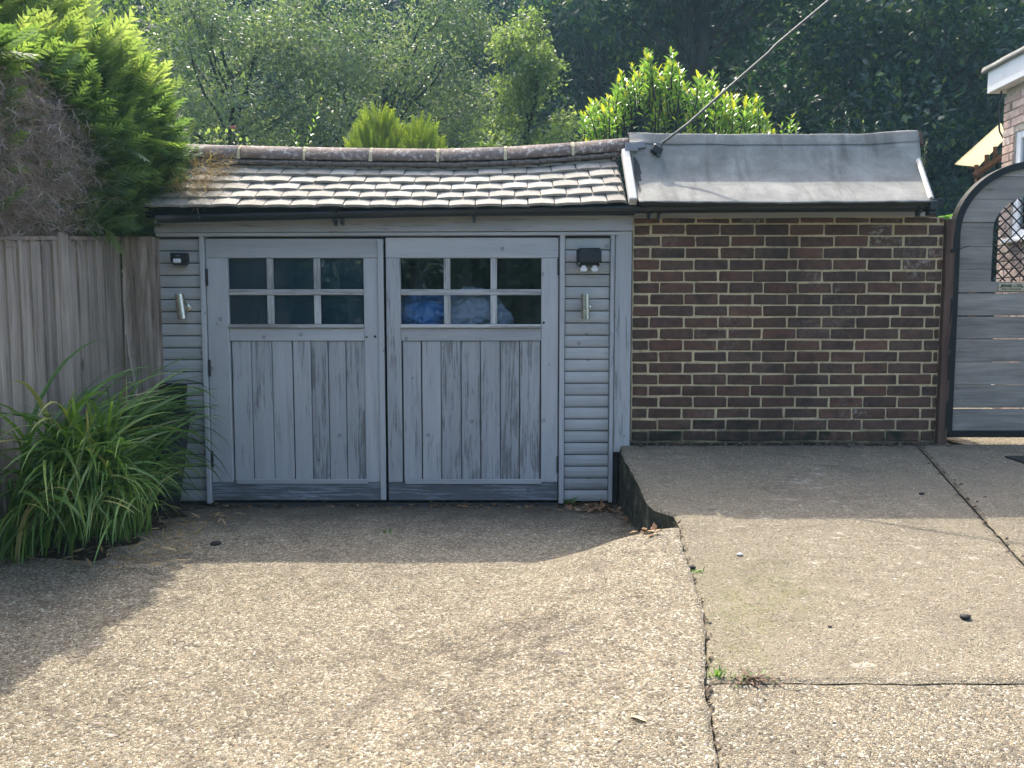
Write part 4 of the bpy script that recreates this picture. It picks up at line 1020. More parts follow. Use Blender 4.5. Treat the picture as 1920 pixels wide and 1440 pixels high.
for ya, yb in ((4.335, 4.94), (2.505, 4.225)):
    a, b = Vector((XFN, ya, ftop(ya))), Vector((XFN, yb, ftop(yb))); m_ = MB(); L = (b - a).length
    v, f = cbox((.05, L, .022), .003); obj('capping_rail', mesh(v, f, 'capping_rail'), POSTW, fence, (a + b) / 2, (math.atan2(b.z - a.z, b.y - a.y), 0, 0))
for zz in (.35, 1.2):
    a, b = Vector((XFN - .03, 1.7, ftop(1.7) - 1.6 + zz)), Vector((XFN - .03, 4.9, ftop(4.9) - 1.6 + zz)); m_ = MB()
    v, f = cbox((.05, (b - a).length, .07), .003); obj('back_rail', mesh(v, f, 'back_rail'), POSTW, fence, (a + b) / 2, (math.atan2(b.z - a.z, b.y - a.y), 0, 0))
m_ = MB(); m_.tube([W(238, 627, 4.84), W(243, 668, 4.83), W(254, 722, 4.80), W(262, 800, 4.76)], [.011, .013, .014, .015], 5)
tag(obj('wooden_stick', m_.me('wooden_stick'), POSTW), 'pale wooden stick leaning on the fence beside the timber post', 'stick')
# black tub standing under the timber, with a loose black panel behind it
tub = thing('plastic_tub', 'black plastic tub half hidden by the sedge against the timber', 'tub', (-2.3, 4.62, 0))
m_ = MB(); c0 = Vector((-2.32, 4.62, 0)); top, bot, h = (.27, .18), (.2, .13), .60
def ring(a, b, z): return [(-a, -b, z), (a, -b, z), (a, b, z), (-a, b, z)]
vs = ring(*bot, 0) + ring(*top, h) + ring(top[0] + .02, top[1] + .02, h) + ring(top[0] + .02, top[1] + .02, h + .03) + ring(top[0] - .012, top[1] - .012, h + .03) + ring(bot[0] - .01, bot[1] - .01, .02)
fs = [(3, 2, 1, 0), (20, 21, 22, 23)]
for L_ in range(5): fs += [(L_ * 4 + i, L_ * 4 + (i + 1) % 4, L_ * 4 + 4 + (i + 1) % 4, L_ * 4 + 4 + i) for i in range(4)]
obj('tub_body', mesh(vs, fs, 'tub_body'), BLACKP, tub, c0)
a = W(351, 719, 4.88); 
v, f = prism([(W(300, 716, 4.88).x, a.z + .004), (a.x, a.z), (W(346, 790, 4.88).x, W(346, 790, 4.88).z), (W(330, 860, 4.88).x, .03), (W(296, 860, 4.88).x, .03)], 4.86, 4.885)
pn = tag(obj('black_sheet', mesh(v, f, 'black_sheet'), BLACKP), 'black plastic sheet leaning behind the sedge on the garage boards', 'sheet')

# ------------------------------------------------------------------ vegetation helpers
def np_mesh(name, V, nv, mat, rnd=None, smooth=False):
    """V: (n, nv, 3) polygons of nv corners each"""
    n = V.shape[0]; me = bpy.data.meshes.new(name)
    me.vertices.add(n * nv); me.vertices.foreach_set('co', V.astype(np.float32).ravel())
    me.loops.add(n * nv); me.loops.foreach_set('vertex_index', np.arange(n * nv, dtype=np.int32))
    me.polygons.add(n); me.polygons.foreach_set('loop_start', np.arange(0, n * nv, nv, dtype=np.int32))
    me.update(calc_edges=True)
    if rnd is not None:
        a = me.attributes.new('rnd', 'FLOAT', 'FACE'); a.data.foreach_set('value', rnd.astype(np.float32))
    me.materials.append(mat); return me
def unit(a): return a / np.maximum(np.linalg.norm(a, axis=1, keepdims=True), 1e-9)
def leaves(P, D, N, L, Wd, fold=.18):
    """diamond leaves: position, direction, normal, length, width -> (n,4,3)"""
    S = unit(np.cross(D, N)); N2 = np.cross(S, D)
    L = np.broadcast_to(np.asarray(L).reshape(-1, 1), (len(P), 1)); Wd = np.broadcast_to(np.asarray(Wd).reshape(-1, 1), (len(P), 1))
    a = P; b = P + D * L * .45 + S * Wd / 2 + N2 * Wd * fold; c = P + D * L; d = P + D * L * .45 - S * Wd / 2 + N2 * Wd * fold
    return np.stack([a, b, c, d], 1)
def clump_cloud(cents, rads, n, squash=.8):
    k = rng.integers(0, len(cents), n); d = unit(rng.normal(size=(n, 3)))
    r = rads[k] * (rng.random(n) ** .45) * (1 + .25 * rng.normal(size=n) * .5)
    P = cents[k] + d * r[:, None] * np.array([1, 1, squash]); return P, d, k
def branch_mesh(mb, a, b, r0, r1, wob=.12, n=6, sides=6):
    a, b = Vector(a), Vector(b); L = (b - a).length; pts, rs = [], []
    for i in range(n + 1):
        t = i / n; o = Vector((mnoise.noise(a * 3 + Vector((t * 2, 0, 0))), mnoise.noise(a * 3 + Vector((0, t * 2, 5))), 0)) * L * wob * math.sin(t * 3.14)
        pts.append(a.lerp(b, t) + o); rs.append(r0 + (r1 - r0) * t)
    mb.tube(pts, rs, sides)
def tree(name, label, px, Y, zc, rx, rz, mat, n, leaf, clumps, seed, trunk_r=.16, ry=None, cl_r=.28, group=None, shape=None, lean=0, droop=.0, wr=.5, low=0):
    """trunk, limbs running to leaf clumps, crown of leaf-sized faces gathered in the clumps"""
    global rng
    rng = np.random.default_rng(seed); random.seed(seed)
    x = (px - 960) / FPX * Y; gz0 = terrain_z(x, Y); ry = ry or rx
    t = thing(name, label, 'tree', (x, Y, gz0), group)
    C = []
    while len(C) < clumps:
        d = rng.normal(size=3); d /= np.linalg.norm(d); r = rng.random() ** .38
        p = d * r
        if shape: 
            u = (p[2] + 1) / 2; k = shape(u); p = np.array([p[0] * k, p[1] * k, p[2]])
        C.append([x + p[0] * rx + lean * p[2], Y + p[1] * ry, zc + p[2] * rz])
    C = np.array(C); C[:, 2] = np.maximum(C[:, 2], gz0 + .5 + low)
    rads = cl_r * rx * (.7 + .6 * rng.random(clumps)) if not shape else cl_r * rx * (.6 + .7 * rng.random(clumps))
    P, d, k = clump_cloud(C, rads, n)
    D = unit(d * .6 + rng.normal(size=(n, 3)) * .8 + np.array([0, 0, -droop])); N = unit(np.array([0, 0, 1.0]) + .75 * rng.normal(size=(n, 3)) + d * .5)
    L = leaf * (.65 + .7 * rng.random(n))
    V = leaves(P, D, N, L, L * wr)
    rn = np.clip((rng.random(clumps)[k] * .55 + rng.random(n) * .45), 0, 1)
    obj('crown', np_mesh('crown', V, 4, mat, rn), mat, t)
    mb = MB(); top = Vector((x + lean * .3, Y, zc + rz * .35)); branch_mesh(mb, (x, Y, gz0 - .1), top, trunk_r, trunk_r * .35, .05, 8, 9)
    base = Vector((x, Y, gz0))
    for c in C[:: max(1, clumps // 26)]:
        h = .35 + .5 * random.random(); s = base.lerp(top, min(1, max(.2, (c[2] - gz0) / (top.z - gz0) * .75)))
        branch_mesh(mb, s, c, trunk_r * .28, .012, .12, 5, 5)
    obj('trunk', mb.me('trunk', True), BARK, t)
    return t

# ------------------------------------------------------------------ trees behind
GRP = 'trees on the slope behind the garage'
tree('broadleaf_tree', 'dark tree with leaves coloured yellow as if backlit above the conifer hedge', 150, 17.0, 6.6, 3.6, 3.4, L_YEL, 24000, .17, 60, 21, .22, group=GRP)
tree('willow_tree', 'hazy grey-green small-leaved tree behind the left half of the tiled roof', 450, 13.5, 4.3, 2.3, 3.7, L_FINE, 52000, .075, 95, 22, .13, cl_r=.27, droop=.3, wr=.42)
tree('willow_tree', 'hazy grey-green small-leaved tree above the two golden conifers', 730, 14.2, 4.6, 2.3, 4.0, L_FINE, 52000, .075, 95, 23, .13, cl_r=.27, droop=.3, wr=.42)
tree('birch_tree', 'pale pointed birch tree lit by the sun left of the laurel', 985, 11.8, 3.25, 1.35, 2.85, L_BIRCH, 26000, .062, 58, 24, .07, cl_r=.24, shape=lambda u: 1.15 - .85 * u, wr=.6)
tree('birch_tree', 'shorter pale green birch tree behind the middle of the tiled roof', 860, 13.0, 2.6, 1.35, 2.1, L_FINE, 26000, .066, 60, 29, .07, cl_r=.32, shape=lambda u: 1.05 - .5 * u, wr=.55)
tree('oak_tree', 'tall dark oak tree with a bare trunk showing behind the laurel', 1290, 17.0, 10.6, 3.4, 3.0, L_OAK, 16000, .20, 56, 25, .27, group=GRP)
tree('oak_tree', 'dark oak tree between birch and bare trunk at the top of the picture', 1130, 21.5, 7.6, 3.0, 5.0, L_OAK, 20000, .20, 60, 26, .24, group=GRP)
tree('oak_tree', 'dark oak tree with bright gaps of light behind the overhead cable', 1575, 20.0, 6.2, 3.2, 5.2, L_OAK, 22000, .20, 66, 27, .24, group=GRP)
tree('oak_tree', 'broad dark oak tree filling the space between felt roof and house', 1740, 16.5, 4.6, 3.4, 4.6, L_OAK, 30000, .17, 80, 28, .24, group=GRP)
tree('oak_tree', 'dark oak tree rising behind the pink brick house', 2010, 18.0, 6.0, 3.4, 5.0, L_OAK, 20000, .19, 60, 30, .24, group=GRP)
tree('oak_tree', 'dark oak tree far left behind the conifer hedge', -180, 18.0, 5.5, 3.4, 5.0, L_OAK, 18000, .19, 60, 31, .24, group=GRP)
# across the road behind the photographer (they show in the window glass)
for q, (x_, y_, lab) in enumerate(((-6.5, -13.0, 'left of the three trees behind the photographer'), (0.5, -14.0, 'middle of the three trees behind the photographer'), (6.5, -12.5, 'right of the three trees behind the photographer'))):
    tree('lime_tree', lab, 960 + x_ / y_ * FPX, y_, 2.6, 4.2, 4.4, L_OAK, 9000, .34, 60, 33 + q, .3, group='trees across the road')
# the wood further back reads as one mass
rng = np.random.default_rng(40)
n = 110000; cl = 520
C = np.stack([rng.uniform(-24, 24, cl), rng.uniform(22.5, 30, cl), np.zeros(cl)], 1); C[:, 2] = np.array([terrain_z(a, b) for a, b in C[:, :2]]) + rng.random(cl) ** .8 * 9.5
P, d, k = clump_cloud(C, 1.0 + .7 * rng.random(cl), n)
V = leaves(P, unit(d * .6 + .8 * rng.normal(size=(n, 3))), unit(np.array([0, 0, 1.]) + .8 * rng.normal(size=(n, 3))), .34 * (.6 + .8 * rng.random(n)), .19)
o = obj('woodland', np_mesh('woodland', V, 4, L_WOOD, np.clip(rng.random(cl)[k] * .6 + .4 * rng.random(n), 0, 1)), L_WOOD); tag(o, kind='stuff')

# ------------------------------------------------------------------ conifer sprays: a flat feather of thin blades
def spray_template(n, spread=.55):
    out_ = []
    for i in range(n):
        t = (i + .3) / n; s = 1 if i % 2 else -1; ln = .42 * (1 - t * .72)
        b = np.array([0, t, 0]); d = np.array([s * math.sin(spread + .25 * t), math.cos(spread + .25 * t), -.12]); p = np.cross(d, [0, 0, 1]); p /= np.linalg.norm(p)
        out_.append([b - p * .045, b + p * .045, b + d * ln])
    out_.append([np.array([-.03, 0, 0]), np.array([.03, 0, 0]), np.array([0, 1.12, -.04])])
    return np.array(out_)
def place(T, P, D, N, S):
    """template triangles (m,k,3) set out at P with axis D, normal N and size S"""
    Xa = unit(np.cross(D, N)); Za = np.cross(Xa, D); B = np.stack([Xa, D, Za], 2)
    V = np.einsum('nij,mkj->nmki', B, T) * np.asarray(S).reshape(-1, 1, 1, 1) + P[:, None, None, :]
    return V.reshape(-1, T.shape[1], 3)
def rep(r, m): return np.repeat(r, m)
hedge = thing('conifer_hedge', 'tall green conifer hedge with a dead brown patch above the left fence', 'hedge', (-3.1, 4.2, 0))
rng = np.random.default_rng(50)
def hedge_r(th, y):
    """cross section (x outwards over the fence, z up) of the clipped hedge"""
    return 1
def hedge_surface(n):
    y = rng.uniform(2.0, 5.55, n); u = rng.random(n)
    end = np.clip((5.55 - y) / .55, 0, 1) ** .5
    ztop = (2.98 - .10 * np.abs(y - 4.6) + .10 * np.sin(y * 3.1)) * (.62 + .38 * end)
    x = np.empty(n); z = np.empty(n); nx_ = np.zeros(n); nz_ = np.zeros(n)
    f_ = u < .62
    t = rng.random(n)
    lump = np.array([.09 * mnoise.noise((a * 1.6, b * 3.1, 2)) + .05 * mnoise.noise((a * 4.3, b * 5, 7)) for a, b in zip(y, t)])
    zlow = 1.80 - .115 * (5 - y)
    z[f_] = (zlow + t * (ztop - .35 - zlow))[f_]
    bul = .16 * np.sin(np.pi * np.clip((z - zlow) / (ztop - zlow), 0, 1)) 
    x[f_] = (-2.56 + .10 * (y > 4.35) + bul + lump)[f_] - .25 * ((z - 2.2).clip(0) ** 2)[f_]
    nx_[f_] = 1; nz_[f_] = .25
    g_ = ~f_; s = rng.random(n)
    x[g_] = (-2.62 - s * 1.1 + .1 * lump)[g_]; z[g_] = (ztop - .30 * (1 - np.sqrt(np.clip(1 - ((s - .45) / .55) ** 2, 0, 1))) + lump)[g_]
    nz_[g_] = 1; nx_[g_] = (.6 - s)[g_]
    ny_ = np.where(y > 5.1, .8, -.25)
    # rounded far end
    k = np.clip((y - 5.0) / .55, 0, 1); x = x - .22 * k * k
    P = np.stack([x, y, z], 1); N = unit(np.stack([nx_, ny_ * 1.0, nz_], 1)); return P, N
def dead_mask(P):
    wob = np.array([mnoise.noise((a * 3, b * 3, c * 3)) for a, b, c in P]) * .22
    yy = 4.40 - .35 * np.clip((P[:, 2] - 1.9) / .6, 0, 1) + wob
    return (P[:, 1] < yy) & (P[:, 2] < 2.38 + wob * 1.0) & (P[:, 0] > -2.75)
n = 15000
P, N = hedge_surface(n); P = P - N * (rng.random((n, 1)) ** 2) * .22 + N * (rng.random((n, 1)) < .10) * rng.random((n, 1)) * .14
D = unit(N * .55 + np.array([.15, -.05, .35]) + .38 * rng.normal(size=(n, 3))); Nn = unit(np.array([0, 0, 1.]) + .5 * rng.normal(size=(n, 3)))
dm = dead_mask(P) & (rng.random(n) > .04)
T = spray_template(15)
live = ~dm
S = .12 + .17 * rng.random(n) ** 1.6; topm = P[:, 2] > 2.42 + .25 * rng.random(n)
a = live & ~topm; b = live & topm
obj('foliage', np_mesh('foliage', place(T, P[a], D[a], Nn[a], S[a]), 3, L_CON, rep(rng.random(a.sum()), len(T))), L_CON, hedge)
D2 = unit(D + np.array([.1, 0, .7]))
obj('pale_foliage', np_mesh('pale_foliage', place(T, P[b], D2[b], Nn[b], S[b] * 1.25), 3, L_CONTOP, rep(rng.random(b.sum()), len(T))), L_CONTOP, hedge)  # paler yellow-green sprays higher up the hedge
Td = np.array([[[-.02, 0, 0], [.02, 0, 0], [.05, .6, .02]], [[-.012, .3, 0], [.012, .3, 0], [.3, .75, .05]], [[-.012, .2, 0], [.012, .2, 0], [-.28, .7, -.05]], [[.02, .5, 0], [.045, .5, 0], [-.1, 1.0, .1]]])
kk = np.where(dm)[0]; kk = np.concatenate([kk] * 9); m_ = len(kk)
Pd = P[kk] + rng.normal(size=(m_, 3)) * np.array([.05, .06, .06]); Dd = unit(np.array([.35, -.45, -.45]) + .75 * rng.normal(size=(m_, 3)))
obj('dead_twigs', np_mesh('dead_twigs', place(Td, Pd, Dd, unit(rng.normal(size=(m_, 3))), .065 + .065 * rng.random(m_)), 3, DEADTWIG, rep(rng.random(m_), len(Td))), DEADTWIG, hedge)
# solid core added to block see-through, coloured as inner shade, and the stems
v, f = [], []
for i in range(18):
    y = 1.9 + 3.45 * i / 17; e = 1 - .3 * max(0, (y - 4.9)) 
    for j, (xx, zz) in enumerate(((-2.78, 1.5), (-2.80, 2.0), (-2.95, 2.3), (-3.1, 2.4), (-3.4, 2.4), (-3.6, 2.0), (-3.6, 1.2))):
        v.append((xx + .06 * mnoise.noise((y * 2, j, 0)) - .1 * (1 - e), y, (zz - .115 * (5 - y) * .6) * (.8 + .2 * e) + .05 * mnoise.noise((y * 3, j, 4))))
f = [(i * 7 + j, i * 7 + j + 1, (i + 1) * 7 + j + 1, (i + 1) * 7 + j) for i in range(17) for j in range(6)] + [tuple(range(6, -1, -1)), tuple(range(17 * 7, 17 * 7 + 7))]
obj('dark_core', mesh(v, f, 'dark_core', True), plain('dark_core_shade', (.03, .025, .018), .95, 0, .6, 20, 1.0, .2, .03), hedge)
for yy in (2.5, 3.6, 4.7):
    m_ = MB(); m_.tube([(-3.2, yy, -.6), (-3.15, yy + .03, .8), (-3.2, yy, 2.3)], [.07, .055, .02], 8); obj('stem', m_.me('stem', True), BARK, hedge)
m_ = MB()
for i in range(9):
    a = Vector((-2.95 + random.uniform(-.3, .3), random.uniform(3.6, 4.9), 2.5)); b = a + Vector((random.uniform(-.1, .3), random.uniform(-.1, .2), random.uniform(.35, .62))); branch_mesh(m_, a, b, .012, .003, .1, 4, 5)
obj('leader_shoot', m_.me('leader_shoot', True), BARK, hedge)
# leading plumes that stand out of the top
n = 1000; base = np.stack([rng.uniform(-3.3, -2.55, n), rng.uniform(3.2, 5.2, n), np.zeros(n)], 1)
ctr = np.stack([rng.uniform(-3.2, -2.6, 26), rng.uniform(3.3, 5.2, 26)], 1); k = rng.integers(0, 26, n); h = rng.random(n)
base[:, :2] = ctr[k] + (1 - h[:, None]) * rng.normal(size=(n, 2)) * .10; base[:, 2] = 2.62 + h * (.25 + .3 * rng.random(26)[k])
obj('leading_plumes', np_mesh('leading_plumes', place(T, base, unit(np.array([.25, 0, .8]) + .4 * rng.normal(size=(n, 3))), unit(rng.normal(size=(n, 3))), .13 + .08 * rng.random(n)), 3, L_CONTOP, rep(rng.random(n), len(T))), L_CONTOP, hedge)
# dry clippings lying on the left end of the tiles
n = 260; pp = []
for i in range(n):
    x = X(random.gauss(362, 26)); t = random.uniform(.12, .95); x += .10 * t
    z = eave_z(x) + (ridge_z(x) - eave_z(x)) * t; pp.append((x, eave_y + (ridge_y - eave_y) * t - .01, z + random.uniform(.02, .06)))
P = np.array(pp); D = unit(np.array([.7, -.3, -.1]) + .6 * rng.normal(size=(n, 3)))
o = obj('dry_clippings', np_mesh('dry_clippings', place(Td * np.array([.8, 1, 1]), P, D, unit(np.array([0, -.5, .8]) + .3 * rng.normal(size=(n, 3))), .10 + .10 * rng.random(n)), 3, STRAW, rep(rng.random(n), len(Td))), STRAW); tag(o, kind='stuff')

# ------------------------------------------------------------------ golden conifers
Tg = spray_template(9, .4)
def golden(px, Y, pytop, wpx, label):
    x = (px - 960) / FPX * Y; z0 = terrain_z(x, Y); zt_ = W(px, pytop, Y).z; rad = wpx / 2 / FPX * Y; H = zt_ - z0
    t = thing('golden_conifer', label, 'conifer', (x, Y, z0)); n = 1300
    u = rng.random(n) ** .55; a = rng.uniform(0, 2 * np.pi, n)             # u: 0 at the tip, 1 far below
    lob = 1 + .22 * np.sin(a * 4 + px) * np.sin(u * 16 + a * 2)
    rr_ = rad * (1.75 * u ** .8) * (.72 + .3 * rng.random(n)) * lob
    P = np.stack([x + np.cos(a) * rr_, Y + np.sin(a) * rr_, zt_ - .10 - u * rad * 3.3], 1)
    D = unit(np.stack([np.cos(a) * .42, np.sin(a) * .42, np.full(n, 1.0)], 1) + .12 * rng.normal(size=(n, 3))); N = unit(np.stack([-np.sin(a), np.cos(a), np.zeros(n)], 1) + .4 * rng.normal(size=(n, 3)))
    obj('foliage', np_mesh('foliage', place(Tg, P, D, N, .15 + .13 * rng.random(n)), 3, L_GOLD, rep(rng.random(n), len(Tg))), L_GOLD, t)
    m_ = MB(); m_.tube([(x, Y, z0 - .1), (x, Y, zt_ - .15)], [.06, .01], 7); obj('trunk', m_.me('trunk', True), BARK, t)
rng = np.random.default_rng(60)
golden(716, 10.0, 202, 88, 'taller pointed golden conifer above the ridge tiles')
golden(792, 10.0, 228, 96, 'shorter rounded golden conifer right of the pointed one')

# ------------------------------------------------------------------ laurel above the felt roof, leaf by leaf
def leaf_tpl(mat, wd=.30):
    v = [(0, 0, 0), (-wd * .5, .35, .06), (0, .4, -.01), (wd * .5, .35, .06), (-wd * .42, .68, .04), (0, .72, -.03), (wd * .42, .68, .04), (0, 1, -.08)]
    f = [(0, 2, 1), (0, 3, 2), (1, 2, 5, 4), (2, 3, 6, 5), (4, 5, 7), (5, 6, 7)]
    me = mesh(v, f, 'leaf', True); me.materials.append(mat); return me
def basis(D, N):
    D = Vector(D).normalized(); Xa = D.cross(Vector(N)).normalized(); Za = Xa.cross(D); return Matrix((Xa, D, Za)).transposed()
LT = leaf_tpl(L_LAUREL), leaf_tpl(L_LAURELNEW)
def leafy_shrub(name, label, cat, shoots, tpl, parts_max, stem_mat, step=.045, leafL=.115):
    """shoots: list of (base, tip, n_leaves). The leaves nearest the camera are parts, the rest one mass."""
    t = thing(name, label, cat, shoots[0][0]); mb = MB(); allv = []
    for a, b, n in shoots:
        a, b = Vector(a), Vector(b); branch_mesh(mb, a, b, .010, .004, .05, 4, 5)
        ax = (b - a).normalized()
        for i in range(n):
            s = (i + random.random() * .5) / n; ang = i * 2.4 + random.random(); q = a.lerp(b, .25 + .75 * s)
            side = Vector((math.cos(ang), math.sin(ang), 0)); up = .55 + .9 * s
            D = (side + ax * up + Vector((random.gauss(0, .15),) * 3)).normalized()
            allv.append((q, D, ax - side * .3, leafL * random.uniform(.65, 1.15) * (1 - .35 * (s > .88)), s > .80 and random.random() < .8))
    allv.sort(key=lambda q: q[0].y - q[0].z * .5)
    rest = {0: [], 1: []}
    for i, (q, D, N, L, new) in enumerate(allv):
        if i < parts_max:
            o = obj('leaf', tpl[1 if new else 0], L_LAUREL, t, q); o.rotation_euler = basis(D, N).to_euler(); o.scale = (L, L, L)
        else: rest[1 if new else 0].append((q, D, N, L))
    for kind, lst in rest.items():
        if not lst: continue
        src = tpl[kind]; tv = [v.co.copy() for v in src.vertices]; tf = [tuple(p.vertices) for p in src.polygons]; m2 = MB(); rn = []
        for q, D, N, L in lst: m2.add(tv, tf, 0, Matrix.Translation(q) @ basis(D, N).to_4x4() @ Matrix.Scale(L, 4)); rn += [random.random()] * len(tf)
        me_ = m2.me('leaf_mass', True); at = me_.attributes.new('rnd', 'FLOAT', 'FACE'); at.data.foreach_set('value', rn)
        o = obj('leaf_mass', me_, src.materials[0], t); o['kind'] = 'stuff'
    obj('stem', mb.me('stem', True), stem_mat, t); return t
random.seed(70)
YL = 8.9
top_line = [(1092, 215), (1110, 190), (1140, 180), (1165, 130), (1185, 118), (1205, 125), (1214, 92), (1225, 128), (1245, 130), (1258, 95), (1270, 115), (1290, 165), (1312, 140), (1335, 140), (1350, 172), (1375, 178), (1400, 182), (1420, 182), (1436, 215), (1450, 245)]
shoots = []
for i in range(190):
    px = random.uniform(1092, 1446); lim = interp(px, top_line); py = lim + abs(random.gauss(0, 1)) * 42
    if i < len(top_line): px, py = top_line[i]; py += random.uniform(-3, 3)
    y_ = YL + random.uniform(-.45, .5); b = W(px, min(py, 262), y_); a = W(px + random.uniform(-14, 14) + (1265 - px) * .06, min(py, 262) + random.uniform(55, 85), y_ + random.uniform(-.1, .1))
    shoots.append((a, b, 15))
shoots.append((Vector((W(1265, 300, YL).x, YL, terrain_z(1.9, YL))), W(1265, 260, YL), 4))
leafy_shrub('laurel_bush', 'bright laurel bush with yellow young leaves above the felt roof', 'shrub', shoots, LT, 300, BARK, leafL=.118)
shoots = [(W(1478, 275, 8.6), W(1484, 216, 8.6), 12), (W(1470, 280, 8.6), W(1466, 236, 8.6), 8), (W(1490, 280, 8.6), W(1496, 232, 8.6), 8), (Vector((W(1478, 275, 8.6).x, 8.6, terrain_z(3, 8.6))), W(1478, 275, 8.6), 2)]
leafy_shrub('laurel_bush', 'small separate laurel sprig right of the bright bush behind the felt roof', 'shrub', shoots, LT, 60, BARK, leafL=.105)
shoots = [(W(568, 300, 9.0), W(603, 184, 9.0), 16), (W(556, 300, 9.0), W(552, 244, 9.0), 9), (W(572, 300, 9.0), W(584, 240, 9.0), 9), (Vector((W(566, 300, 9.0).x, 9.0, terrain_z(-2.5, 9))), W(566, 300, 9.0), 2)]
leafy_shrub('leafy_shoot', 'single tall pale green leafy shoot standing above the left ridge tiles', 'plant', shoots, LT, 60, BARK, leafL=.085)
shoots = [(W(1566, 262, 8.4), W(1560, 222, 8.4), 8), (W(1600, 270, 8.4), W(1578, 190, 8.4), 14), (W(1622, 270, 8.4), W(1618, 225, 8.4), 9), (W(1640, 270, 8.4), W(1642, 230, 8.4), 6), (Vector((W(1600, 275, 8.4).x, 8.4, .4)), W(1600, 270, 8.4), 2)]
leafy_shrub('leafy_shoot', 'thin dark twiggy shoots sticking up behind the middle of the felt ridge', 'plant', shoots, (leaf_tpl(L_OAK), leaf_tpl(L_FINE)), 60, BARK, leafL=.06)
shoots = [(W(1732, 330, 6.3), W(1737, 262, 6.3), 16), (W(1729, 335, 6.3), W(1731, 300, 6.3), 8), (Vector((W(1732, 335, 6.3).x, 6.3, .4)), W(1732, 330, 6.3), 2)]
leafy_shrub('climbing_plant', 'thin creeper sprig curling beside the right end of the felt roof', 'plant', shoots, (leaf_tpl(L_FINE), leaf_tpl(L_FINE)), 40, BARK, leafL=.035)
shoots = []
for i in range(26):
    px = random.uniform(372, 468); py = random.uniform(236, 272) + max(0, (px - 430) * .4)
    shoots.append((W(px + random.uniform(-8, 8), py + 45, 7.8 + random.uniform(-.2, .2)), W(px, py, 7.8), 9))
shoots.append((Vector((W(420, 300, 7.8).x, 7.8, .4)), W(420, 285, 7.8), 2))
rose = leafy_shrub('rose_bush', 'straggling rose bush with a pink flower between hedge and ridge tiles', 'shrub', shoots, (leaf_tpl(L_FINE, .5), leaf_tpl(L_CONTOP, .5)), 120, BARK, leafL=.055)
pt = leaf_tpl(PINK, .9); p = W(437, 243, 7.7)
for i in range(9):
    a = i * 2.4; D = Vector((math.cos(a), math.sin(a) - .4, .5 + .4 * (i % 3))); o = obj('petal', pt, PINK, rose, p); o.rotation_euler = basis(D, Vector((0, 0, 1))).to_euler(); o.scale = (.05,) * 3
# fern behind the gate post
fern = thing('fern', 'bright green fern fronds showing between brick wall and arched gate', 'fern', (W(1795, 400, 6.0).x, 6.0, slab_z(6)))
random.seed(75)
for i in range(16):
    a = random.uniform(0, 6.28); d = Vector((math.cos(a) * .8 - .1, math.sin(a) * .5 - .3, 0)); p0 = W(1797, 400, 6.0) + Vector((random.uniform(-.06, .06), 0, -.1)); tri = []
    L = random.uniform(.16, .26); pts = [p0 + d * L * s + Vector((0, 0, .26 * s - .22 * s * s)) for s in np.linspace(0, 1, 12)]
    for j in range(1, 12):
        ax = (pts[j] - pts[j - 1]).normalized(); sd = ax.cross(Vector((0, 0, 1))).normalized(); ln = .09 * (1 - j / 13)
        for s in (-1, 1): tri.append([pts[j] - ax * .008, pts[j] + ax * .008, pts[j] + (sd * s + ax * .5) * ln + Vector((0, 0, -.012))])
    obj('frond', np_mesh('frond', np.array(tri), 3, L_FERN, np.random.default_rng(i).random(len(tri))), L_FERN, fern)
m_ = MB(); m_.tube([(WL[fern.name].x, 6.0, slab_z(6) - .02), tuple(W(1797, 410, 6.0))], [.03, .02], 7); obj('stem', m_.me('stem'), BARK, fern)

# ------------------------------------------------------------------ the sedge clump: long arching blades
random.seed(80)
sedge = thing('sedge_clump', 'big clump of long arching green sedge at the foot of the fence', 'plant', (-2.25, 4.0, 0))
def blade(L, th0, th1, wd, twist, tip=1.0, n=9):
    v, f = [], []; x = z = 0.0
    for i in range(n + 1):
        s = i / n; th = th0 + (th1 - th0) * s ** 1.25
        wv = wd * min(1, .45 + s * 3) * (1 - s ** 3.2) + .0006
        side = Vector((math.sin(twist * s) * math.cos(th), math.cos(twist * s), -math.sin(twist * s) * math.sin(th)))
        nrm = Vector((-math.cos(th), 0, math.sin(th)))
        c = Vector((x, 0, z)); v += [c - side * wv / 2 + nrm * wv * .18, c - nrm * wv * .05, c + side * wv / 2 + nrm * wv * .18]
        x += math.sin(th) * L / n; z += math.cos(th) * L / n
        if i: k = 3 * i; f += [(k - 3, k - 2, k + 1, k), (k - 2, k - 1, k + 2, k + 1)]
    return v, f
TPL = []
for i in range(30):
    v, f = blade(random.uniform(.95, 1.6), random.uniform(.04, .60), random.uniform(1.5, 2.9), random.uniform(.018, .032), random.uniform(-1.1, 1.1), n=11)
    me_ = mesh(v, f, 'blade', True); me_.materials.append(L_SEDGE); TPL.append((me_, v, f))
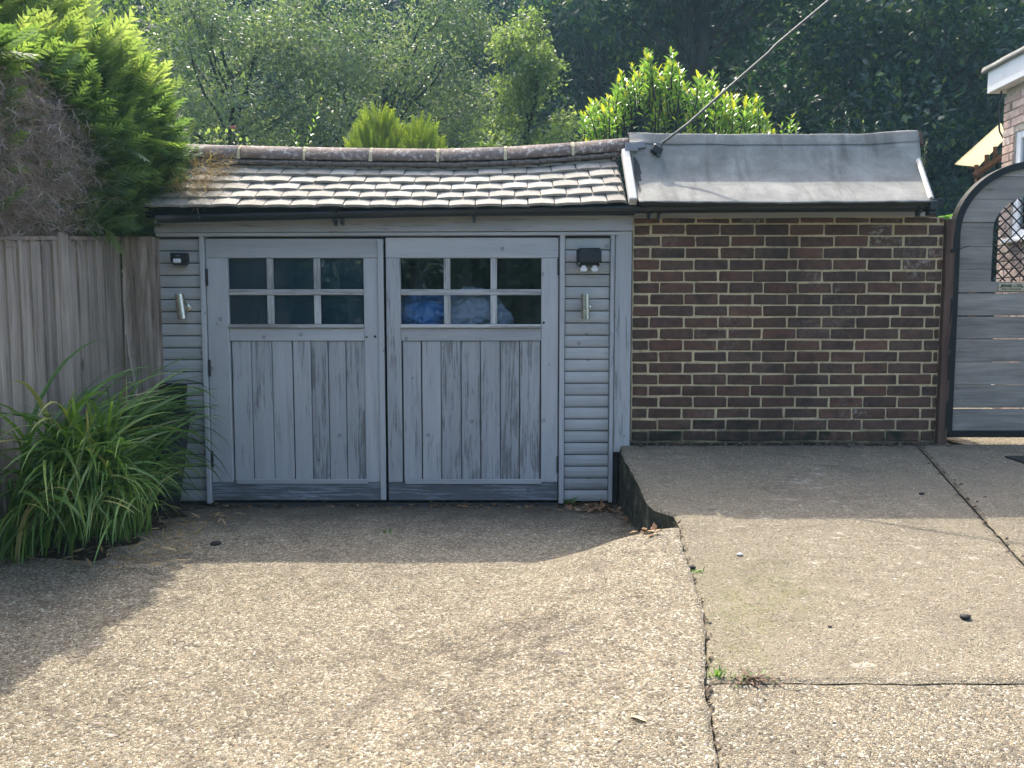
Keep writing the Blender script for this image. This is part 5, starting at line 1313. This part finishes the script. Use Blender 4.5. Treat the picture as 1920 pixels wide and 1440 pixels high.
def sedge_spots(n):
    out_ = []; cs = ((-2.28, 4.02, .22), (-2.20, 4.16, .13), (-2.38, 4.14, .13), (-2.36, 3.76, .18), (-2.10, 4.02, .14), (-2.40, 3.56, .10))
    while len(out_) < n:
        cx, cy, cr_ = random.choice(cs); b = random.uniform(0, 6.283); rr_ = cr_ * random.random() ** .5
        x, y = cx + math.cos(b) * rr_, cy + math.sin(b) * rr_
        a = b + random.gauss(0, .7)
        if random.random() < .45: a = random.gauss(-.75, .8)                    # leaning out to the light
        mi = random.randrange(len(TPL)); s = random.uniform(.60, 1.08) * (.66 if y > 4.12 or x > -2.12 else 1)
        vv = TPL[mi][1]; ext = max(q[0] for q in vv) * s
        if x + math.cos(a) * ext < -2.48 or x + math.cos(a) * ext > -1.93 + .17 * random.random() or x < -2.48: continue
        if y + math.sin(a) * ext > 4.92 or y + math.sin(a) * ext < 3.25 + .3 * (x + 2.4): continue
        out_.append((x, y, a, mi, s))
    return out_
sp_ = sedge_spots(820)
for i in range(150):                                          # long single blades arching above the mass
    v, f = blade(random.uniform(1.15, 1.6), random.uniform(.05, .35), random.uniform(1.7, 2.7), random.uniform(.020, .030), random.uniform(-.8, .8), n=11)
    me_ = mesh(v, f, 'blade', True); me_.materials.append(L_SEDGE); TPL.append((me_, v, f))
    for _ in range(40):
        x, y, a, s = random.uniform(-2.44, -2.15), random.uniform(3.6, 4.15), random.uniform(-3.1, 1.4), random.uniform(.75, 1.0)
        ext = max(q[0] for q in v) * s
        if -2.48 < x + math.cos(a) * ext < -1.85 and y + math.sin(a) * ext > 3.2: sp_.append((x, y, a, len(TPL) - 1, s)); break
sp_.sort(key=lambda q: q[1] - .5 * q[0])
mb = MB(); rn = []
for i, (x, y, a, mi, s) in enumerate(sp_):
    z = drive_z(x, y) + .02; rot = (random.gauss(0, .08), random.gauss(0, .08), a)
    if i < 300: o = obj('blade', TPL[mi][0], L_SEDGE, sedge, (x, y, z), rot); o.scale = (s, s, s)
    else:
        M_ = Matrix.Translation((x, y, z)) @ Euler(rot).to_matrix().to_4x4() @ Matrix.Scale(s, 4); mb.add(TPL[mi][1], TPL[mi][2], 0, M_); rn += [random.random()] * len(TPL[mi][2])
me_ = mb.me('blade_mass', True); at = me_.attributes.new('rnd', 'FLOAT', 'FACE'); at.data.foreach_set('value', rn)
o = obj('blade_mass', me_, L_SEDGE, sedge); o['kind'] = 'stuff'

# ------------------------------------------------------------------ litter and small things on the ground
random.seed(90); rng = np.random.default_rng(90)
def ground_at(px, py, right):
    if right: return G(px, py)
    d = ray(px, py); t = 1.0
    while t < 9:
        p = Vector((0, 0, CAM_H)) + d * t
        if p.z < drive_z(p.x, p.y): return p
        t += .01
    return p
def litter(name, spots, mat, size, wr=.55):
    n = len(spots); P = np.array([(p.x, p.y, p.z + random.uniform(.004, .014)) for p in spots]); D = unit(np.concatenate([rng.normal(size=(n, 2)), .25 * rng.normal(size=(n, 1))], 1)); N = unit(np.array([0, 0, 1.]) + .35 * rng.normal(size=(n, 3)))
    L = size * (.5 + rng.random(n)); o = obj(name, np_mesh(name, leaves(P, D, N, L, L * wr, .25), 4, mat, rng.random(n)), mat); tag(o, kind='stuff')
sp1 = [ground_at(random.gauss(1120, 32), random.uniform(944, 962), False) for i in range(230)]
sp1 += [ground_at(1170 + 50 * t + random.gauss(0, 9), 962 + 32 * t + random.gauss(0, 6), False) for t in [random.random() for _ in range(300)]]
sp1 += [ground_at(random.uniform(400, 1060), 944 + abs(random.gauss(0, 5)), False) for i in range(260)]
litter('leaf_litter', [p for p in sp1 if p.x < crack_x(p.y) - .03], DRYLEAF, .040)
sp2 = [Vector((x, y, drive_z(x, y) + .03)) for x, y in [(random.uniform(-2.4, -1.65), random.uniform(3.5, 4.6)) for _ in range(260)]]
litter('straw_litter', sp2, STRAW, .07, .16)
sp3 = [ground_at(random.uniform(100, 1240), random.uniform(985, 1420), False) for i in range(60)]
litter('fallen_twigs', sp3, DEADTWIG, .045, .12)
cr = [Vector((crack_x(y) + random.gauss(0, .012), y, slab_z(y) - .004)) for y in [random.uniform(1.3, EDGE_Y) for _ in range(95)]]
cr += [Vector((joint(y) + random.gauss(0, .014), y, slab_z(y) + .002)) for y in [random.uniform(3.0, 4.98) for _ in range(70)]]
litter('crack_debris', cr, plain('crack_dirt', (.075, .055, .04), .95), .020, .7)
mo = [Vector((x, 4.985 - abs(random.gauss(0, .035)), slab_z(4.97) + .004)) for x in [random.uniform(.8, 2.9) for _ in range(150)]]
litter('wall_foot_debris', mo, plain('mossy_crumbs', (.09, .085, .05), .95, 0, .6), .03, .8)
# fallen leaf, pebbles, dead weed
lp = G(1213, 1358); o = obj('fallen_leaf', leaf_tpl(PALELEAF, .45), PALELEAF, None, (lp.x, lp.y, drive_z(lp.x, lp.y) + .014), (R(8), R(12), R(62))); o.scale = (.055,) * 3
o.location = ground_at(1213, 1358, False) + Vector((0, 0, .008)); tag(o, 'pale dry leaf lying on the aggregate drive at the front', 'leaf')
def pebble(px, py, r, mat, label, right=True, flat=.6):
    bm = bmesh.new(); bmesh.ops.create_icosphere(bm, subdivisions=2, radius=1)
    for q in bm.verts: q.co *= 1 + .3 * mnoise.noise(q.co * 1.3 + Vector((px, py, 0))); q.co = Vector((q.co.x * r * 1.3, q.co.y * r, q.co.z * r * flat))
    me_ = bpy.data.meshes.new('pebble'); bm.to_mesh(me_); bm.free(); me_.polygons.foreach_set('use_smooth', [True] * len(me_.polygons))
    p = ground_at(px, py, right); tag(obj('pebble', me_, mat, None, p + Vector((0, 0, r * flat * .8 + .004))), label, 'pebble')
blk = plain('black_stone', (.012, .010, .009), .7)
pebble(1810, 1162, .0165, blk, 'largest black pebble, on the sunlit concrete at right')
pebble(1728, 929, .013, blk, 'black pebble in the wall shade left of the slab joint')
pebble(1847, 936, .011, blk, 'black pebble in the shade right of the slab joint')
pebble(1387, 1043, .011, WHITEP, 'white chip lying on the sunlit concrete near the crack')
pebble(1297, 1068, .013, blk, 'black clod of dirt stuck in the crack beside the drive')
pebble(405, 1022, .022, blk, 'flat black clod on the shaded drive near the sedge', False, .4)
pebble(1556, 1178, .006, blk, 'tiny black pebble in the middle of the sunlit concrete')
wp = G(1412, 1272)
weed = thing('dead_weed', 'small dead reddish weed tuft growing on the cross joint of the concrete', 'weed', wp)
tri = []; tri2 = []
for i in range(230):
    a = random.uniform(0, 6.28); r_ = abs(random.gauss(0, .045)); p = wp + Vector((math.cos(a) * r_ * 1.5, math.sin(a) * r_ * .8, .004)); d = Vector((math.cos(a) * .8, math.sin(a) * .8, random.uniform(-.1, .55))).normalized(); L = random.uniform(.010, .030); s = d.cross(Vector((0, 0, 1))).normalized() * random.uniform(.003, .006)
    (tri2 if i % 9 == 0 else tri).append([p, p + d * L * .5 + s, p + d * L, p + d * L * .5 - s])
DW = leafmat('reddish_dead_weed', [(0, (.10, .062, .048)), (1, (.24, .16, .115))], .2, .7, .6)
o = obj('dry_stems', np_mesh('dry_stems', np.array(tri), 4, DW, rng.random(len(tri))), DW, weed); o['kind'] = 'stuff'
obj('green_leaves', np_mesh('green_leaves', np.array(tri2) * 1.0, 4, L_FERN, rng.random(len(tri2))), L_FERN, weed)
def tuft(px, py, right, n, h, mat, label):
    p0 = ground_at(px, py, right); t = thing('weed_tuft', label, 'weed', p0); q = []
    for i in range(n):
        a = random.uniform(0, 6.28); p = p0 + Vector((random.gauss(0, .02), random.gauss(0, .015), 0)); d = Vector((math.cos(a) * .5, math.sin(a) * .5, 1)).normalized(); L = h * random.uniform(.5, 1.1); s = Vector((-math.sin(a), math.cos(a), 0)) * .003
        q.append([p - s, p + s, p + d * L * .7 + s * .7, p + d * L + Vector((math.cos(a), math.sin(a), -.3)) * L * .25])
    obj('leaves', np_mesh('leaves', np.array(q), 4, mat, rng.random(n)), mat, t)
tuft(1063, 948, False, 30, .08, L_SEDGE, 'small green weed at the foot of the right door jamb')
tuft(726, 1000, False, 14, .035, L_SEDGE, 'tiny grass tuft in the shaded drive before the doors')
tuft(1345, 1268, True, 24, .03, L_FERN, 'small green weed in the crack beside the dead weed')
tuft(1310, 1075, True, 14, .025, L_FERN, 'tiny green weed in the crack below the black clod')
tuft(415, 935, False, 16, .10, L_SEDGE, 'thin grass stems at the foot of the left door jamb')


# ------------------------------------------------------------------ thin blue volume added to imitate lens glare over the trees
HZ = Mat('lens_veil_blue')
_vol = HZ.n('VolumePrincipled', {'Color': (.45, .80, 1.0), 'Density': 0.0018, 'Anisotropy': 0.3})
HZ.t.links.new(_vol.outputs[0], HZ.out.inputs[1])
v, f = cbox((340, 350, 45))
tag(obj('veil_volume', mesh(v, f, 'veil_volume'), HZ.m, None, (0, 5, 16)), kind='stuff')
